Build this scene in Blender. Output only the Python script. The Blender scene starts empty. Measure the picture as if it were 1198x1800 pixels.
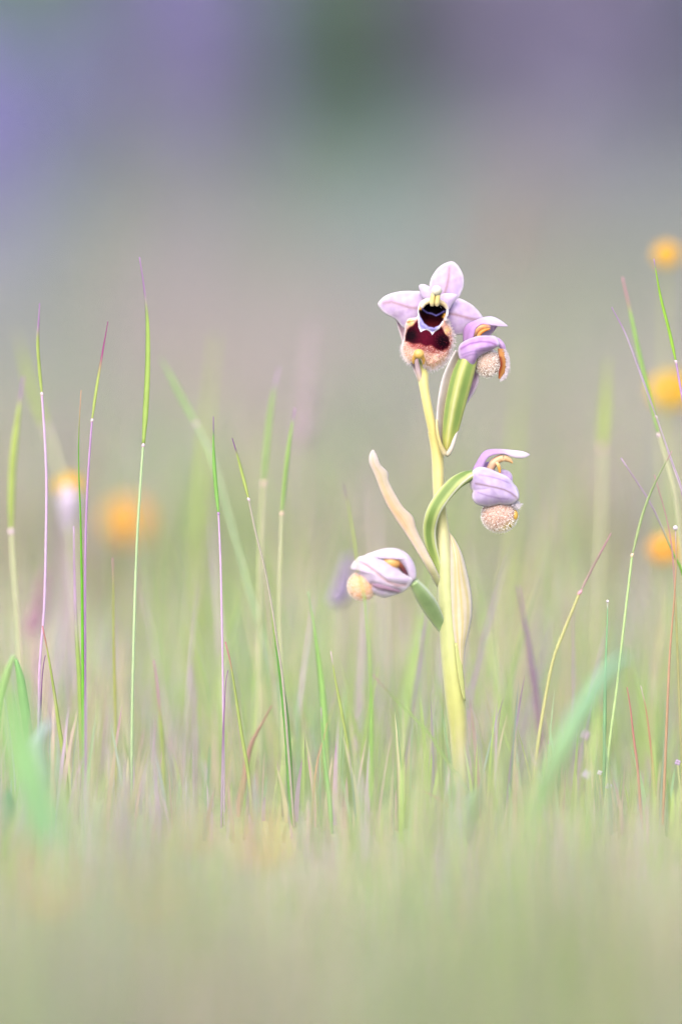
import bpy, math, random
import numpy as np
from mathutils import Vector

random.seed(7)
rng = np.random.default_rng(7)
scene = bpy.context.scene
COL = scene.collection

# ------------------------------------------------------------------ camera
D = 1.375                    # metres from lens to the orchid (focus distance)
S = 0.275 / 1800.0           # size of one photo pixel at that distance, in metres
PITCH = (900 - 230) * S / D  # the horizon lies 230 photo pixels below the top edge
FWD = Vector((0, math.cos(PITCH), -math.sin(PITCH)))
UP = Vector((0, math.sin(PITCH), math.cos(PITCH)))
RIGHT = Vector((1, 0, 0))
CAMZ = D * math.sin(PITCH) + (1455 - 900) * S * math.cos(PITCH)
CAM = Vector((0, -D * math.cos(PITCH), CAMZ))

cam_data = bpy.data.cameras.new('camera')
cam = bpy.data.objects.new('camera', cam_data)
COL.objects.link(cam)
cam.location = CAM
cam.rotation_euler = (math.pi / 2 - PITCH, 0, 0)
cam_data.sensor_fit = 'VERTICAL'
cam_data.sensor_height = 36
cam_data.sensor_width = 24
cam_data.lens = 180
cam_data.clip_start = 0.02
cam_data.clip_end = 3000
cam_data.dof.use_dof = True
cam_data.dof.focus_distance = D
cam_data.dof.aperture_fstop = 3.1
scene.camera = cam

# ------------------------------------------------------------------ world, sun, exposure
SUN_EL, SUN_AZ = math.radians(46), math.radians(-163)   # azimuth measured from +Y towards +X
world = bpy.data.worlds.new('World')
scene.world = world
world.use_nodes = True
nt = world.node_tree
bg = nt.nodes['Background']
sky = nt.nodes.new('ShaderNodeTexSky')
sky.sky_type = 'NISHITA'
sky.sun_disc = False
sky.sun_elevation = SUN_EL
sky.sun_rotation = SUN_AZ
sky.air_density = 1.0
sky.dust_density = 4.0
nt.links.new(sky.outputs[0], bg.inputs[0])
bg.inputs[1].default_value = 0.15
sun_data = bpy.data.lights.new('sun', 'SUN')
sun_data.energy = 1.1
sun_data.angle = math.radians(60)
sun_data.color = (1.0, 0.93, 0.85)
sun = bpy.data.objects.new('sun', sun_data)
COL.objects.link(sun)
sd = Vector((math.sin(SUN_AZ) * math.cos(SUN_EL), math.cos(SUN_AZ) * math.cos(SUN_EL), math.sin(SUN_EL)))
sun.rotation_euler = (-sd).to_track_quat('-Z', 'Y').to_euler()
sun.location = (0, 0, 5)
scene.view_settings.view_transform = 'Standard'
scene.view_settings.look = 'None'
scene.view_settings.exposure = 1.62
scene.view_settings.gamma = 1
scene.render.engine = 'CYCLES'
scene.cycles.use_denoising = True
scene.cycles.max_bounces = 8
scene.cycles.transparent_max_bounces = 4
scene.cycles.sample_clamp_indirect = 4

# ------------------------------------------------------------------ helpers
KALB = 0.62                  # photo colour -> base colour


def lin(c):
    c = np.asarray(c, float) / 255.0
    return np.where(c <= 0.04045, c / 12.92, ((c + 0.055) / 1.055) ** 2.4)


def A(r, g, b, k=1.0):
    return lin((r, g, b)) * KALB * k


def P(px, py, d=0.0):
    """world point that lies d metres behind the orchid on the line of sight of a photo pixel"""
    z = D + d
    v = CAM + FWD * z + RIGHT * ((px - 599) * S / D * z) - UP * ((py - 900) * S / D * z)
    return np.array(v)


def PA(pts):
    """pixel list (x, y, millimetres towards the lens) -> world"""
    return np.array([P(p[0], p[1], -(p[2] if len(p) > 2 else 0) / 1000.0) for p in pts])


def cat(pts, n, closed=False):
    """Catmull-Rom resampling by chord length, any dimension"""
    p = np.asarray(pts, float)
    if closed:
        q = np.vstack([p[-1], p, p[0], p[1]])
    else:
        q = np.vstack([2 * p[0] - p[1], p, 2 * p[-1] - p[-2]])
    m = len(q) - 3
    k = min(3, p.shape[1])
    ch = np.array([max(1e-9, np.linalg.norm(q[i + 2, :k] - q[i + 1, :k])) for i in range(m)])
    cum = np.concatenate([[0], np.cumsum(ch)])
    ts = np.linspace(0, cum[-1], n, endpoint=not closed)
    out = []
    for t in ts:
        i = min(m - 1, max(0, np.searchsorted(cum, t, side='right') - 1))
        u = (t - cum[i]) / ch[i]
        a, b, c, d = q[i], q[i + 1], q[i + 2], q[i + 3]
        out.append(0.5 * ((2 * b) + (c - a) * u + (2 * a - 5 * b + 4 * c - d) * u * u + (3 * b - a - 3 * c + d) * u ** 3))
    return np.array(out)


def sstep(a, b, x):
    t = np.clip((x - a) / (b - a + 1e-12), 0, 1)
    return t * t * (3 - 2 * t)


def mix(a, b, t):
    t = np.asarray(t)[..., None]
    return np.asarray(a) * (1 - t) + np.asarray(b) * t


def pinterp(t, keys):
    """colour / value ramp"""
    xs = [k[0] for k in keys]
    ys = np.array([np.atleast_1d(k[1]) for k in keys], float)
    return np.stack([np.interp(t, xs, ys[:, j]) for j in range(ys.shape[1])], -1)


class MB:
    def __init__(self):
        self.v, self.f, self.c, self.n = [], [], [], 0

    def add(self, v, f, c):
        v = np.asarray(v, float)
        c = np.asarray(c, float)
        if c.ndim == 1:
            c = np.tile(c, (len(v), 1))
        self.v.append(v)
        self.c.append(c)
        self.f += [tuple(i + self.n for i in q) for q in f]
        self.n += len(v)

    def grid(self, g, c, closed_v=False):
        """g: rows x cols x 3"""
        r, k = g.shape[:2]
        f = []
        for i in range(r - 1):
            for j in range(k if closed_v else k - 1):
                j2 = (j + 1) % k
                f.append((i * k + j, i * k + j2, (i + 1) * k + j2, (i + 1) * k + j))
        c = np.asarray(c, float)
        if c.ndim == 1:
            c = np.tile(c, (r, k, 1))
        self.add(g.reshape(-1, 3), f, c.reshape(-1, 3))

    def tube(self, pts, rad, cols, sides=10, n=None, colfn=None, cap=True, rmod=None):
        """pts world; rad and cols are given per key point"""
        pts = np.asarray(pts, float)
        rad = np.asarray(rad, float)[:, None]
        cols = np.asarray(cols, float)
        if cols.ndim == 1:
            cols = np.tile(cols, (len(pts), 1))
        k = np.hstack([pts, rad, cols])
        if n:
            k = cat(k, n)
        pts, rad, cols = k[:, :3], np.maximum(k[:, 3], 1e-5), np.clip(k[:, 4:7], 0, 1)
        T = np.gradient(pts, axis=0)
        T /= np.linalg.norm(T, axis=1)[:, None] + 1e-12
        ref = np.array(RIGHT)
        a = np.linspace(0, 2 * math.pi, sides, endpoint=False)
        g = np.zeros((len(pts), sides, 3))
        cc = np.zeros((len(pts), sides, 3))
        for i in range(len(pts)):
            b = ref - T[i] * np.dot(ref, T[i])
            if np.linalg.norm(b) < 1e-3:
                b = np.array((0, 0, 1.0)) - T[i] * T[i][2]
            b /= np.linalg.norm(b)
            nrm = np.cross(T[i], b)
            ra = 1.0 if rmod is None else (1 + rmod[1] * np.cos(rmod[0] * a + rmod[2]) * math.sin(math.pi * i / (len(pts) - 1)) ** .5)[:, None]
            g[i] = pts[i] + rad[i] * ra * (np.cos(a)[:, None] * b + np.sin(a)[:, None] * nrm)
            cc[i] = cols[i]
            if colfn is not None:
                cc[i] = colfn(i / (len(pts) - 1), a, cc[i])
        self.grid(g, cc, True)
        if cap:
            for i, o in ((0, -1), (len(pts) - 1, 1)):
                base = self.n
                self.add(np.vstack([g[i], pts[i] + o * T[i] * rad[i] * 0.4]),
                         [(j, (j + 1) % sides, sides) for j in range(sides)],
                         np.vstack([cc[i], cc[i].mean(0)]))

    def ball(self, c, ax, col, nu=16, nv=10, colfn=None):
        """ellipsoid; ax = three world half-axis vectors (rows)"""
        c = np.asarray(c, float)
        ax = np.asarray(ax, float)
        th = np.linspace(0.02, math.pi - 0.02, nv)
        ph = np.linspace(0, 2 * math.pi, nu, endpoint=False)
        T, F = np.meshgrid(th, ph, indexing='ij')
        u = np.stack([np.sin(T) * np.cos(F), np.sin(T) * np.sin(F), np.cos(T)], -1)
        g = c + u @ ax
        cc = np.tile(np.asarray(col, float), (nv, nu, 1)) if colfn is None else colfn(u)
        self.grid(g, cc, True)

    def build(self, name, mat, parent=None, origin=None, smooth=True, solid=0, subs=0):
        me = bpy.data.meshes.new(name)
        v = np.vstack(self.v)
        c = np.vstack(self.c)
        o0 = np.zeros(3) if origin is None else np.asarray(origin, float)
        v = v - o0
        me.from_pydata(v.tolist(), [], self.f)
        at = me.color_attributes.new('Col', 'FLOAT_COLOR', 'POINT')
        at.data.foreach_set('color', np.hstack([np.clip(c, 0, 1), np.ones((len(c), 1))]).astype(np.float32).ravel())
        if smooth:
            me.polygons.foreach_set('use_smooth', np.ones(len(me.polygons), bool))
        me.materials.append(mat)
        o = bpy.data.objects.new(name, me)
        COL.objects.link(o)
        if parent is not None:
            o.parent = parent
        elif origin is not None:
            o.location = o0
        if solid:
            m = o.modifiers.new('thickness', 'SOLIDIFY')
            m.thickness = solid
            m.offset = 0
        return o


def tag(o, label=None, cat_=None, group=None, kind=None):
    if label:
        o['label'] = label
    if cat_:
        o['category'] = cat_
    if group:
        o['group'] = group
    if kind:
        o['kind'] = kind
    return o


def empty(name, loc):
    e = bpy.data.objects.new(name, None)
    e.empty_display_size = 0.01
    e.location = Vector(loc)
    COL.objects.link(e)
    return e


# ------------------------------------------------------------------ materials
def plant_mat(name, trans=0.3, rough=0.5, spec=0.3, sheen=0.0, mott=0.12, mscale=500.0, bump=0.0, bscale=900.0, veins=0.0):
    m = bpy.data.materials.new(name)
    m.use_nodes = True
    n, l = m.node_tree.nodes, m.node_tree.links
    b = n['Principled BSDF']
    out = n['Material Output']
    at = n.new('ShaderNodeAttribute')
    at.attribute_name = 'Col'
    tc = n.new('ShaderNodeTexCoord')
    no = n.new('ShaderNodeTexNoise')
    no.inputs['Scale'].default_value = mscale
    no.inputs['Detail'].default_value = 3
    l.new(tc.outputs['Object'], no.inputs['Vector'])
    mr = n.new('ShaderNodeMapRange')
    mr.inputs['From Min'].default_value = 0.3
    mr.inputs['From Max'].default_value = 0.7
    mr.inputs['To Min'].default_value = 1 - mott
    mr.inputs['To Max'].default_value = 1 + mott
    l.new(no.outputs['Fac'], mr.inputs['Value'])
    mu = n.new('ShaderNodeVectorMath')
    mu.operation = 'SCALE'
    l.new(at.outputs['Color'], mu.inputs[0])
    l.new(mr.outputs[0], mu.inputs['Scale'])
    l.new(mu.outputs[0], b.inputs['Base Color'])
    b.inputs['Roughness'].default_value = rough
    b.inputs['Specular IOR Level'].default_value = spec
    if sheen:
        b.inputs['Sheen Weight'].default_value = sheen
        b.inputs['Sheen Roughness'].default_value = 0.4
    if bump:
        nb = n.new('ShaderNodeTexNoise')
        nb.inputs['Scale'].default_value = bscale
        l.new(tc.outputs['Object'], nb.inputs['Vector'])
        bp = n.new('ShaderNodeBump')
        bp.inputs['Strength'].default_value = bump
        bp.inputs['Distance'].default_value = 0.0003
        l.new(nb.outputs['Fac'], bp.inputs['Height'])
        l.new(bp.outputs[0], b.inputs['Normal'])
    if trans:
        t = n.new('ShaderNodeBsdfTranslucent')
        l.new(mu.outputs[0], t.inputs['Color'])
        mx = n.new('ShaderNodeMixShader')
        mx.inputs[0].default_value = trans
        l.new(b.outputs[0], mx.inputs[1])
        l.new(t.outputs[0], mx.inputs[2])
        l.new(mx.outputs[0], out.inputs['Surface'])
    return m


M_PETAL = plant_mat('petal', 0.35, 0.5, 0.2, 0.08, 0.06, 900, 0.25, 2200)
M_BRACT = plant_mat('bract', 0.4, 0.5, 0.25, 0.2, 0.06, 400, 0.15, 900)
M_STEM = plant_mat('stem', 0.1, 0.5, 0.2, 0.15, 0.06, 300, 0.1, 900)
M_LIP = plant_mat('velvet_lip', 0.0, 0.65, 0.03, 0.0, 0.12, 1500, 0.3, 2500)
M_HAIR = plant_mat('lip_hair', 0.4, 0.5, 0.2, 0.0, 0.1, 1500)
M_WAX = plant_mat('column_wax', 0.2, 0.35, 0.4, 0.1, 0.05, 900)
M_GRASS = plant_mat('grass', 0.4, 0.5, 0.25, 0.0, 0.1, 200)
M_LEAF = plant_mat('leaf', 0.35, 0.5, 0.3, 0.0, 0.1, 200)
M_FLOR = plant_mat('floret', 0.4, 0.55, 0.2, 0.0, 0.06, 400)
M_SHRUB = plant_mat('shrub_leaf', 0.3, 0.6, 0.25, 0.0, 0.15, 20)
M_BARK = plant_mat('bark', 0.0, 0.8, 0.1, 0.0, 0.25, 40, 0.5, 60)

# ground
M_GROUND = bpy.data.materials.new('meadow_soil')
M_GROUND.use_nodes = True
n, l = M_GROUND.node_tree.nodes, M_GROUND.node_tree.links
gb = n['Principled BSDF']
tc = n.new('ShaderNodeTexCoord')
n1 = n.new('ShaderNodeTexNoise')
n1.inputs['Scale'].default_value = 3.5
n1.inputs['Detail'].default_value = 6
n2 = n.new('ShaderNodeTexNoise')
n2.inputs['Scale'].default_value = 90
n2.inputs['Detail'].default_value = 4
l.new(tc.outputs['Object'], n1.inputs['Vector'])
l.new(tc.outputs['Object'], n2.inputs['Vector'])
ad = n.new('ShaderNodeMath')
ad.operation = 'ADD'
mlt = n.new('ShaderNodeMath')
mlt.operation = 'MULTIPLY'
mlt.inputs[1].default_value = 0.5
l.new(n2.outputs['Fac'], mlt.inputs[0])
l.new(n1.outputs['Fac'], ad.inputs[0])
l.new(mlt.outputs[0], ad.inputs[1])
cr = n.new('ShaderNodeValToRGB')
cr.color_ramp.elements[0].position = 0.55
cr.color_ramp.elements[0].color = (0.18, 0.21, 0.10, 1)
cr.color_ramp.elements[1].position = 0.95
cr.color_ramp.elements[1].color = (0.32, 0.28, 0.22, 1)
e = cr.color_ramp.elements.new(0.75)
e.color = (0.24, 0.28, 0.14, 1)
l.new(ad.outputs[0], cr.inputs[0])
l.new(cr.outputs[0], gb.inputs['Base Color'])
gb.inputs['Roughness'].default_value = 0.9
bp = n.new('ShaderNodeBump')
bp.inputs['Distance'].default_value = 0.004
l.new(n2.outputs['Fac'], bp.inputs['Height'])
l.new(bp.outputs[0], gb.inputs['Normal'])

# ------------------------------------------------------------------ the ground
mb = MB()
ys = np.concatenate([np.linspace(-6, 6, 49), [8, 10, 13, 17, 25, 45, 90, 200, 500, 1500]])
xs = np.concatenate([[-1500, -500, -150, -50, -20, -10], np.linspace(-6, 6, 41), [10, 20, 50, 150, 500, 1500]])
X, Y = np.meshgrid(xs, ys)
Z = np.where((np.hypot(X, Y) > 2.2), -0.006 * (1 + np.sin(X * 1.7) * np.cos(Y * 1.3)), 0)
mb.grid(np.stack([X, Y, Z], -1), (0.2, 0.2, 0.1))
tag(mb.build('ground', M_GROUND), kind='structure')


# ------------------------------------------------------------------ grass as a mass
def blade_mass(name, label, base, height, width, lean, bend, cols_b, cols_t, tipfrac=0.85, tipcol=None, seg=5, fold=0.25):
    """many free blades in one mesh; arrays of length N"""
    N = len(base)
    ang = rng.uniform(0, 2 * math.pi, N)
    dirv = np.stack([np.cos(ang), np.sin(ang)], -1)
    sang = rng.uniform(0, math.pi, N)
    side = np.stack([np.cos(sang), np.sin(sang), np.zeros(N)], -1)
    V = np.zeros((N, seg * 2 + 1, 3), np.float32)
    C = np.zeros((N, seg * 2 + 1, 4), np.float32)
    C[..., 3] = 1
    for i in range(seg + 1):
        t = i / seg
        off = lean * t + bend * t * t
        ctr = np.stack([base[:, 0] + dirv[:, 0] * off, base[:, 1] + dirv[:, 1] * off, height * (t - 0.25 * np.minimum(1, bend / height) * t * t) - 0.003 * (i == 0)], -1)
        col = cols_b * (1 - t) + cols_t * t
        if tipcol is not None:
            w = sstep(tipfrac - 0.15, tipfrac + 0.1, t)
            col = col * (1 - w) + tipcol * w
        if i < seg:
            w2 = (width * (1 - 0.75 * t ** 1.6) / 2)[:, None]
            V[:, 2 * i] = ctr - side * w2
            V[:, 2 * i + 1] = ctr + side * w2
            C[:, 2 * i, :3] = col
            C[:, 2 * i + 1, :3] = col
        else:
            V[:, 2 * i] = ctr
            C[:, 2 * i, :3] = col
    nv = seg * 2 + 1
    q = np.array([[2 * i, 2 * i + 1, 2 * i + 3, 2 * i + 2] for i in range(seg - 1)])
    tri = np.array([[2 * seg - 2, 2 * seg - 1, 2 * seg]])
    offs = (np.arange(N) * nv)[:, None, None]
    quads = (q[None] + offs).reshape(-1, 4)
    tris = (tri[None] + offs).reshape(-1, 3)
    me = bpy.data.meshes.new(name)
    me.vertices.add(N * nv)
    me.vertices.foreach_set('co', V.ravel())
    nl = len(quads) * 4 + len(tris) * 3
    me.loops.add(nl)
    me.loops.foreach_set('vertex_index', np.concatenate([quads.ravel(), tris.ravel()]).astype(np.int32))
    me.polygons.add(len(quads) + len(tris))
    ls = np.concatenate([np.arange(len(quads)) * 4, len(quads) * 4 + np.arange(len(tris)) * 3]).astype(np.int32)
    me.polygons.foreach_set('loop_start', ls)
    me.polygons.foreach_set('use_smooth', np.ones(len(ls), bool))
    me.update(calc_edges=True)
    me.validate()
    at = me.color_attributes.new('Col', 'FLOAT_COLOR', 'POINT')
    at.data.foreach_set('color', C.ravel())
    me.materials.append(M_GRASS)
    o = bpy.data.objects.new(name, me)
    COL.objects.link(o)
    tag(o, label, 'grass', kind='stuff')
    return o


PAL = np.array([A(172, 198, 118), A(186, 200, 140), A(160, 192, 150), A(204, 196, 160), A(212, 190, 178), A(204, 180, 204), A(176, 192, 180), A(212, 178, 172)])
PALW = np.array([0.17, 0.15, 0.13, 0.15, 0.12, 0.12, 0.10, 0.06])


def patchy(x, y):
    """slow colour patches of the sward: >0 greener, <0 strawy"""
    return np.sin(x * 23 + 1.3 * np.sin(y * 9)) * np.cos(y * 6.1 + x * 7) + 0.6 * np.sin(x * 51 + y * 3 + 2)


def pick_cols(N, x, y, green=0.0):
    w = np.tile(PALW, (N, 1))
    p = patchy(x, y)
    w[:, :3] *= (1 + green) * (1 + 0.7 * np.clip(p, -1, 1))[:, None]
    w[:, 3:] *= (1 - 0.7 * np.clip(p, -1, 1))[:, None]
    w /= w.sum(1)[:, None]
    r = rng.random(N)
    idx = (np.cumsum(w, 1) < r[:, None]).sum(1).clip(0, len(PAL) - 1)
    return PAL[idx] * rng.uniform(0.8, 1.15, (N, 1))


def scatter(N, y0, y1, hw0, hw1, power=1.0):
    """points between y0 and y1 in a strip whose half width grows from hw0 to hw1"""
    t = rng.random(N) ** power
    y = y0 + (y1 - y0) * t
    x = rng.uniform(-1, 1, N) * (hw0 + (hw1 - hw0) * t)
    return np.stack([x, y], -1)


DRIFT = [(-10, 400, 75, 130, (156, 156, 206), .75), (170, 420, 80, 70, (146, 168, 128), .9), (80, 620, 90, 80, (140, 160, 144), .9), (300, 490, 85, 90, (184, 164, 178), .9),
         (330, 340, 80, 50, (150, 142, 190), .9), (450, 345, 60, 50, (130, 158, 134), .9), (350, 640, 80, 60, (198, 172, 168), .8), (545, 560, 60, 90, (196, 172, 182), .8), (690, 350, 110, 60, (128, 170, 158), .9),
         (690, 450, 90, 60, (164, 176, 180), .8), (650, 680, 90, 80, (158, 176, 150), .8), (890, 400, 80, 40, (186, 158, 162), .9), (900, 640, 70, 90, (168, 180, 136), .8), (1020, 520, 90, 70, (164, 176, 146), .7),
         (1000, 880, 80, 140, (200, 180, 158), .8), (1120, 370, 100, 60, (152, 156, 170), .8), (480, 850, 80, 140, (196, 186, 170), .7), (250, 800, 90, 120, (168, 184, 150), .7), (1150, 760, 80, 120, (190, 178, 176), .7)]


def far_cols(x, y):
    """herb drifts of the far sward: lilac, rosy, teal and green patches fixed on the ground"""
    z = y + D
    u = 599 + x / z * 9000
    v = 230 + 0.125 / z * 9000
    c = np.tile(A(166, 169, 158), (len(x), 1))
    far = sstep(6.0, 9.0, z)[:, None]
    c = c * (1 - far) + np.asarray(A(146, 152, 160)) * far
    for cx, cy, rx, ry, col, w in DRIFT:
        k = (w * np.exp(-((u - cx) / rx) ** 2 - ((v - cy) / ry) ** 2))[:, None]
        c = c * (1 - k) + np.asarray(A(*col)) * k
    return c


def sward(name, label, N, y0, y1, hw0, hw1, h0, h1, w0, w1, power=1.0, lean=0.25, hfun=None, dark=1.0, green=0.0, drift=False):
    b = scatter(N, y0, y1, hw0, hw1, power)
    h = rng.uniform(h0, h1, N)
    if hfun is not None:
        h = h * hfun(b[:, 0], b[:, 1])
    wd = rng.uniform(w0, w1, N)
    c = pick_cols(N, b[:, 0], b[:, 1], green) * dark
    if drift:
        k = 0.9 * sstep(0.3, 1.2, b[:, 1])[:, None]
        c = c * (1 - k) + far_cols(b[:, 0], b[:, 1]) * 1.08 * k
    ct = c * rng.uniform(0.9, 1.15, (N, 1))
    tip = np.where((rng.random(N) < 0.3)[:, None], A(200, 150, 185), ct)
    blade_mass(name, label, b, h, wd, h * rng.uniform(0, lean, N), h * rng.uniform(0, lean, N), c, ct, 0.85, tip)


# short turf under everything
sward('short_grass', 'low green and straw coloured turf at the foot of the orchid', 12000, -0.45, 0.5, 0.16, 0.32, 0.016, 0.055, 0.0006, 0.0016, lean=0.13, dark=1.2, green=0.4,
      hfun=lambda x, y: (0.72 + 0.28 * sstep(0.02, 0.16, y) + 0.25 * sstep(-0.3, -0.45, y)) * (0.8 + 0.45 * np.sin(x * 47 + y * 31) * np.cos(y * 23 - x * 11)))
sward('front_grass', 'soft blurred grass growing before the orchid', 8000, -1.02, -0.32, 0.16, 0.2, 0.022, 0.056, 0.001, 0.0022, lean=0.2, dark=0.88, green=2.4,
      hfun=lambda x, y: (1.0 + 0.8 * np.clip((-0.45 - y) / 0.5, 0, 1)) * (0.85 + 0.4 * np.sin(x * 61 + y * 17) * np.cos(y * 29 - x * 23)))
N = 600
b = scatter(N, -1.08, -0.36, 0.12, 0.17)
h = rng.uniform(0.5, 1.04, N) * (0.187 - 0.10 * (b[:, 1] + D))
c = pick_cols(N, b[:, 0], b[:, 1], 2.2) * 0.98
blade_mass('front_culms', 'tall loose culms dissolved to a veil before the orchid', b, h, rng.uniform(0.0008, 0.0018, N), h * rng.uniform(0, 0.2, N), h * rng.uniform(0, 0.15, N), c, c, seg=6)
sward('meadow_grass', 'pale meadow grass spreading away behind the orchid', 26000, 0.45, 4.0, 0.35, 1.0, 0.03, 0.085, 0.0015, 0.004, power=1.3, green=0.3, drift=True)


N = 20000
b = scatter(N, 2.6, 9.6, 1.0, 2.8)
h = rng.uniform(0.05, 0.10, N) * np.interp(b[:, 1], [2.6, 5, 9.6], [1.0, 1.5, 3.2]) * rng.uniform(.5, 1.1, N)
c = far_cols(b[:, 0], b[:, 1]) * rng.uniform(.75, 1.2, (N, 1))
blade_mass('far_grass', 'far meadow grass and lilac herbs running back to the shrubs', b, h, rng.uniform(0.004, 0.011, N), h * .2, h * rng.uniform(0, .3, N), c, c)
# the sward goes on to both sides of the view
for sx, nm in ((-1, 'side_grass'), (1, 'side_grass')):
    N = 14000
    b = np.stack([sx * rng.uniform(0.16, 1.5, N), rng.uniform(-1.6, 2.5, N)], -1)
    keep = np.abs(b[:, 0]) > 0.17 + 0.13 * np.clip((b[:, 1] + 1.37), 0, 10)
    b = b[keep]
    N = len(b)
    h = rng.uniform(0.025, 0.07, N)
    c = pick_cols(N, b[:, 0], b[:, 1])
    blade_mass(nm, 'meadow turf on the %s flank of the orchid' % ('open western' if sx < 0 else 'open eastern'), b, h,
               rng.uniform(0.0015, 0.0035, N), h * 0.2, h * rng.uniform(0, 0.3, N), c, c * 1.05)

# tall thin culms scattered through the sward, out of focus
N = 900
b = scatter(N, 0.04, 1.6, 0.14, 0.33, 1.5)
h = rng.uniform(0.045, 0.115, N) * (0.8 + 0.3 * rng.random(N)) * np.interp(b[:, 1], [0.04, 0.3], [0.72, 1.0])
g = rng.random(N)
c = np.where((g < 0.55)[:, None], A(182, 206, 134), np.where((g < 0.82)[:, None], A(212, 188, 206), A(212, 198, 164))) * rng.uniform(0.95, 1.3, (N, 1))
blade_mass('tall_grass', 'tall thin blurred culms standing behind the orchid', b, h, rng.uniform(0.0007, 0.0017, N), h * rng.uniform(0, 0.22, N),
           h * rng.uniform(0, 0.12, N), c, c, 0.9, np.tile(A(200, 165, 195), (N, 1)), seg=6)
N = 70
b = scatter(N, -0.36, -0.07, 0.10, 0.15)
h = rng.uniform(0.035, 0.085, N)
g = rng.random(N)
c = np.where((g < 0.6)[:, None], A(168, 202, 110), np.where((g < 0.8)[:, None], A(200, 160, 175), A(206, 186, 150))) * rng.uniform(0.85, 1.15, (N, 1))
blade_mass('fine_grass', 'fine grass culms standing round the orchid', b, h, rng.uniform(0.0005, 0.0013, N), h * rng.uniform(0, 0.25, N),
           h * rng.uniform(0, 0.2, N), c, c, 0.9, np.tile(A(200, 150, 175), (N, 1)), seg=6)


# ------------------------------------------------------------------ single grass stalks
def to_ground(pts):
    """continue a world polyline (top to bottom) down to the soil"""
    a, b = pts[-2], pts[-1]
    if b[2] <= 0.002:
        return pts
    dv = b - a
    dv = dv / np.linalg.norm(dv)
    if dv[2] > -0.45:
        dv = dv + np.array((0, 0, -0.9))
        dv /= np.linalg.norm(dv)
    dv = dv * 0.6 + np.array((0, 0, -0.5))
    dv /= np.linalg.norm(dv)
    L = (b[2] + 0.004) / -dv[2]
    return np.vstack([pts, b + dv * L * 0.5, b + dv * L])


GR, VI, PU, YG, BG, OR, PK, ST = A(176, 204, 112), A(182, 146, 194), A(156, 108, 166), A(188, 206, 120), A(178, 204, 156), A(222, 180, 148), A(216, 160, 176), A(196, 198, 160)
LILAC = A(206, 176, 214)
PALE = A(218, 194, 206)


def stalk(label, pts, d, node=None, wb=6, wc=4, blade=GR, culm=GR, tip=VI, tipl=0.14, nodecol=PALE, bead=None, group='single grass stalks round the orchid', name='grass_stalk', d2=None):
    """pts: pixels from tip downwards; node: index of the point where blade meets culm"""
    d2 = d if d2 is None else d2
    n_ = len(pts)
    W = np.array([P(p[0], p[1], d + (d2 - d) * i / (n_ - 1)) for i, p in enumerate(pts)])
    if node is None:
        top = to_ground(W)
        low = None
    else:
        top = W[:node + 1]
        low = to_ground(W[node:]) if node < n_ - 1 else to_ground(np.vstack([W[node], W[node] + (W[node] - W[node - 1]) * 0.3]))
    scale = (D + d) / D * S
    full = low if low is not None else top
    base = full[-1].copy()
    root = empty(name, base)
    tag(root, label, 'grass', group)
    # blade: a shallow folded strip with real thickness
    k = cat(top, 26)
    T = np.gradient(k, axis=0)
    T /= np.linalg.norm(T, axis=1)[:, None]
    t = np.linspace(0, 1, len(k))
    tw = rng.uniform(-0.5, 0.5)
    view = np.array(FWD)
    side = np.cross(T, view)
    side /= np.linalg.norm(side, axis=1)[:, None]
    nrm = np.cross(side, T)
    ang = tw + 0.5 * np.sin(t * 3 + tw * 4)
    sd_ = side * np.cos(ang)[:, None] + nrm * np.sin(ang)[:, None]
    nn = np.cross(sd_, T)
    prof = 0.3 + 0.7 * sstep(0, 0.5, t)
    if node is not None:
        prof *= 1 - 0.45 * sstep(0.8, 1.0, t)
    else:
        prof *= 1 - 0.3 * sstep(0.75, 1, t)
    hw = (wb * scale / 2 * prof)[:, None]
    g = np.stack([k - sd_ * hw + nn * hw * 0.35, k - sd_ * hw * .5 + nn * hw * .12, k, k + sd_ * hw * .5 + nn * hw * .12, k + sd_ * hw + nn * hw * 0.35], 1)
    tt = sstep(tipl, tipl * 2.2, t)
    cc = mix(np.asarray(tip), np.asarray(blade), tt)
    cc = np.repeat(cc[:, None], 5, 1)
    cc[:, 2] *= 1.12
    cc[:, 0] *= 0.93
    m = MB()
    m.grid(g, cc)
    m.build('blade', M_GRASS, root, base, solid=0.00012)
    if low is not None:
        m = MB()
        nn_ = len(low)
        m.tube(low, np.linspace(wc * 0.85, wc * 1.1, nn_) * scale / 2, np.array([np.asarray(culm) * (0.97 + 0.06 * (i % 2)) for i in range(nn_)]), 7, 24)
        m.build('culm', M_STEM, root, base)
        m = MB()
        dv = W[node] - W[node - 1]
        dv /= np.linalg.norm(dv)
        r = max(wc * 1.0, wb * 0.42, 3.4) * scale * 0.62
        m.ball(W[node], np.array([[r, 0, 0], [0, r, 0], dv * r * 1.35]), nodecol, 10, 8)
        m.build('node', M_STEM, root, base)
    if bead is not None:
        m = MB()
        r = bead * scale
        m.ball(W[0], np.eye(3) * r, A(238, 225, 240), 10, 8)
        m.build('seed_tip', M_WAX, root, base)
    return root


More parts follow.
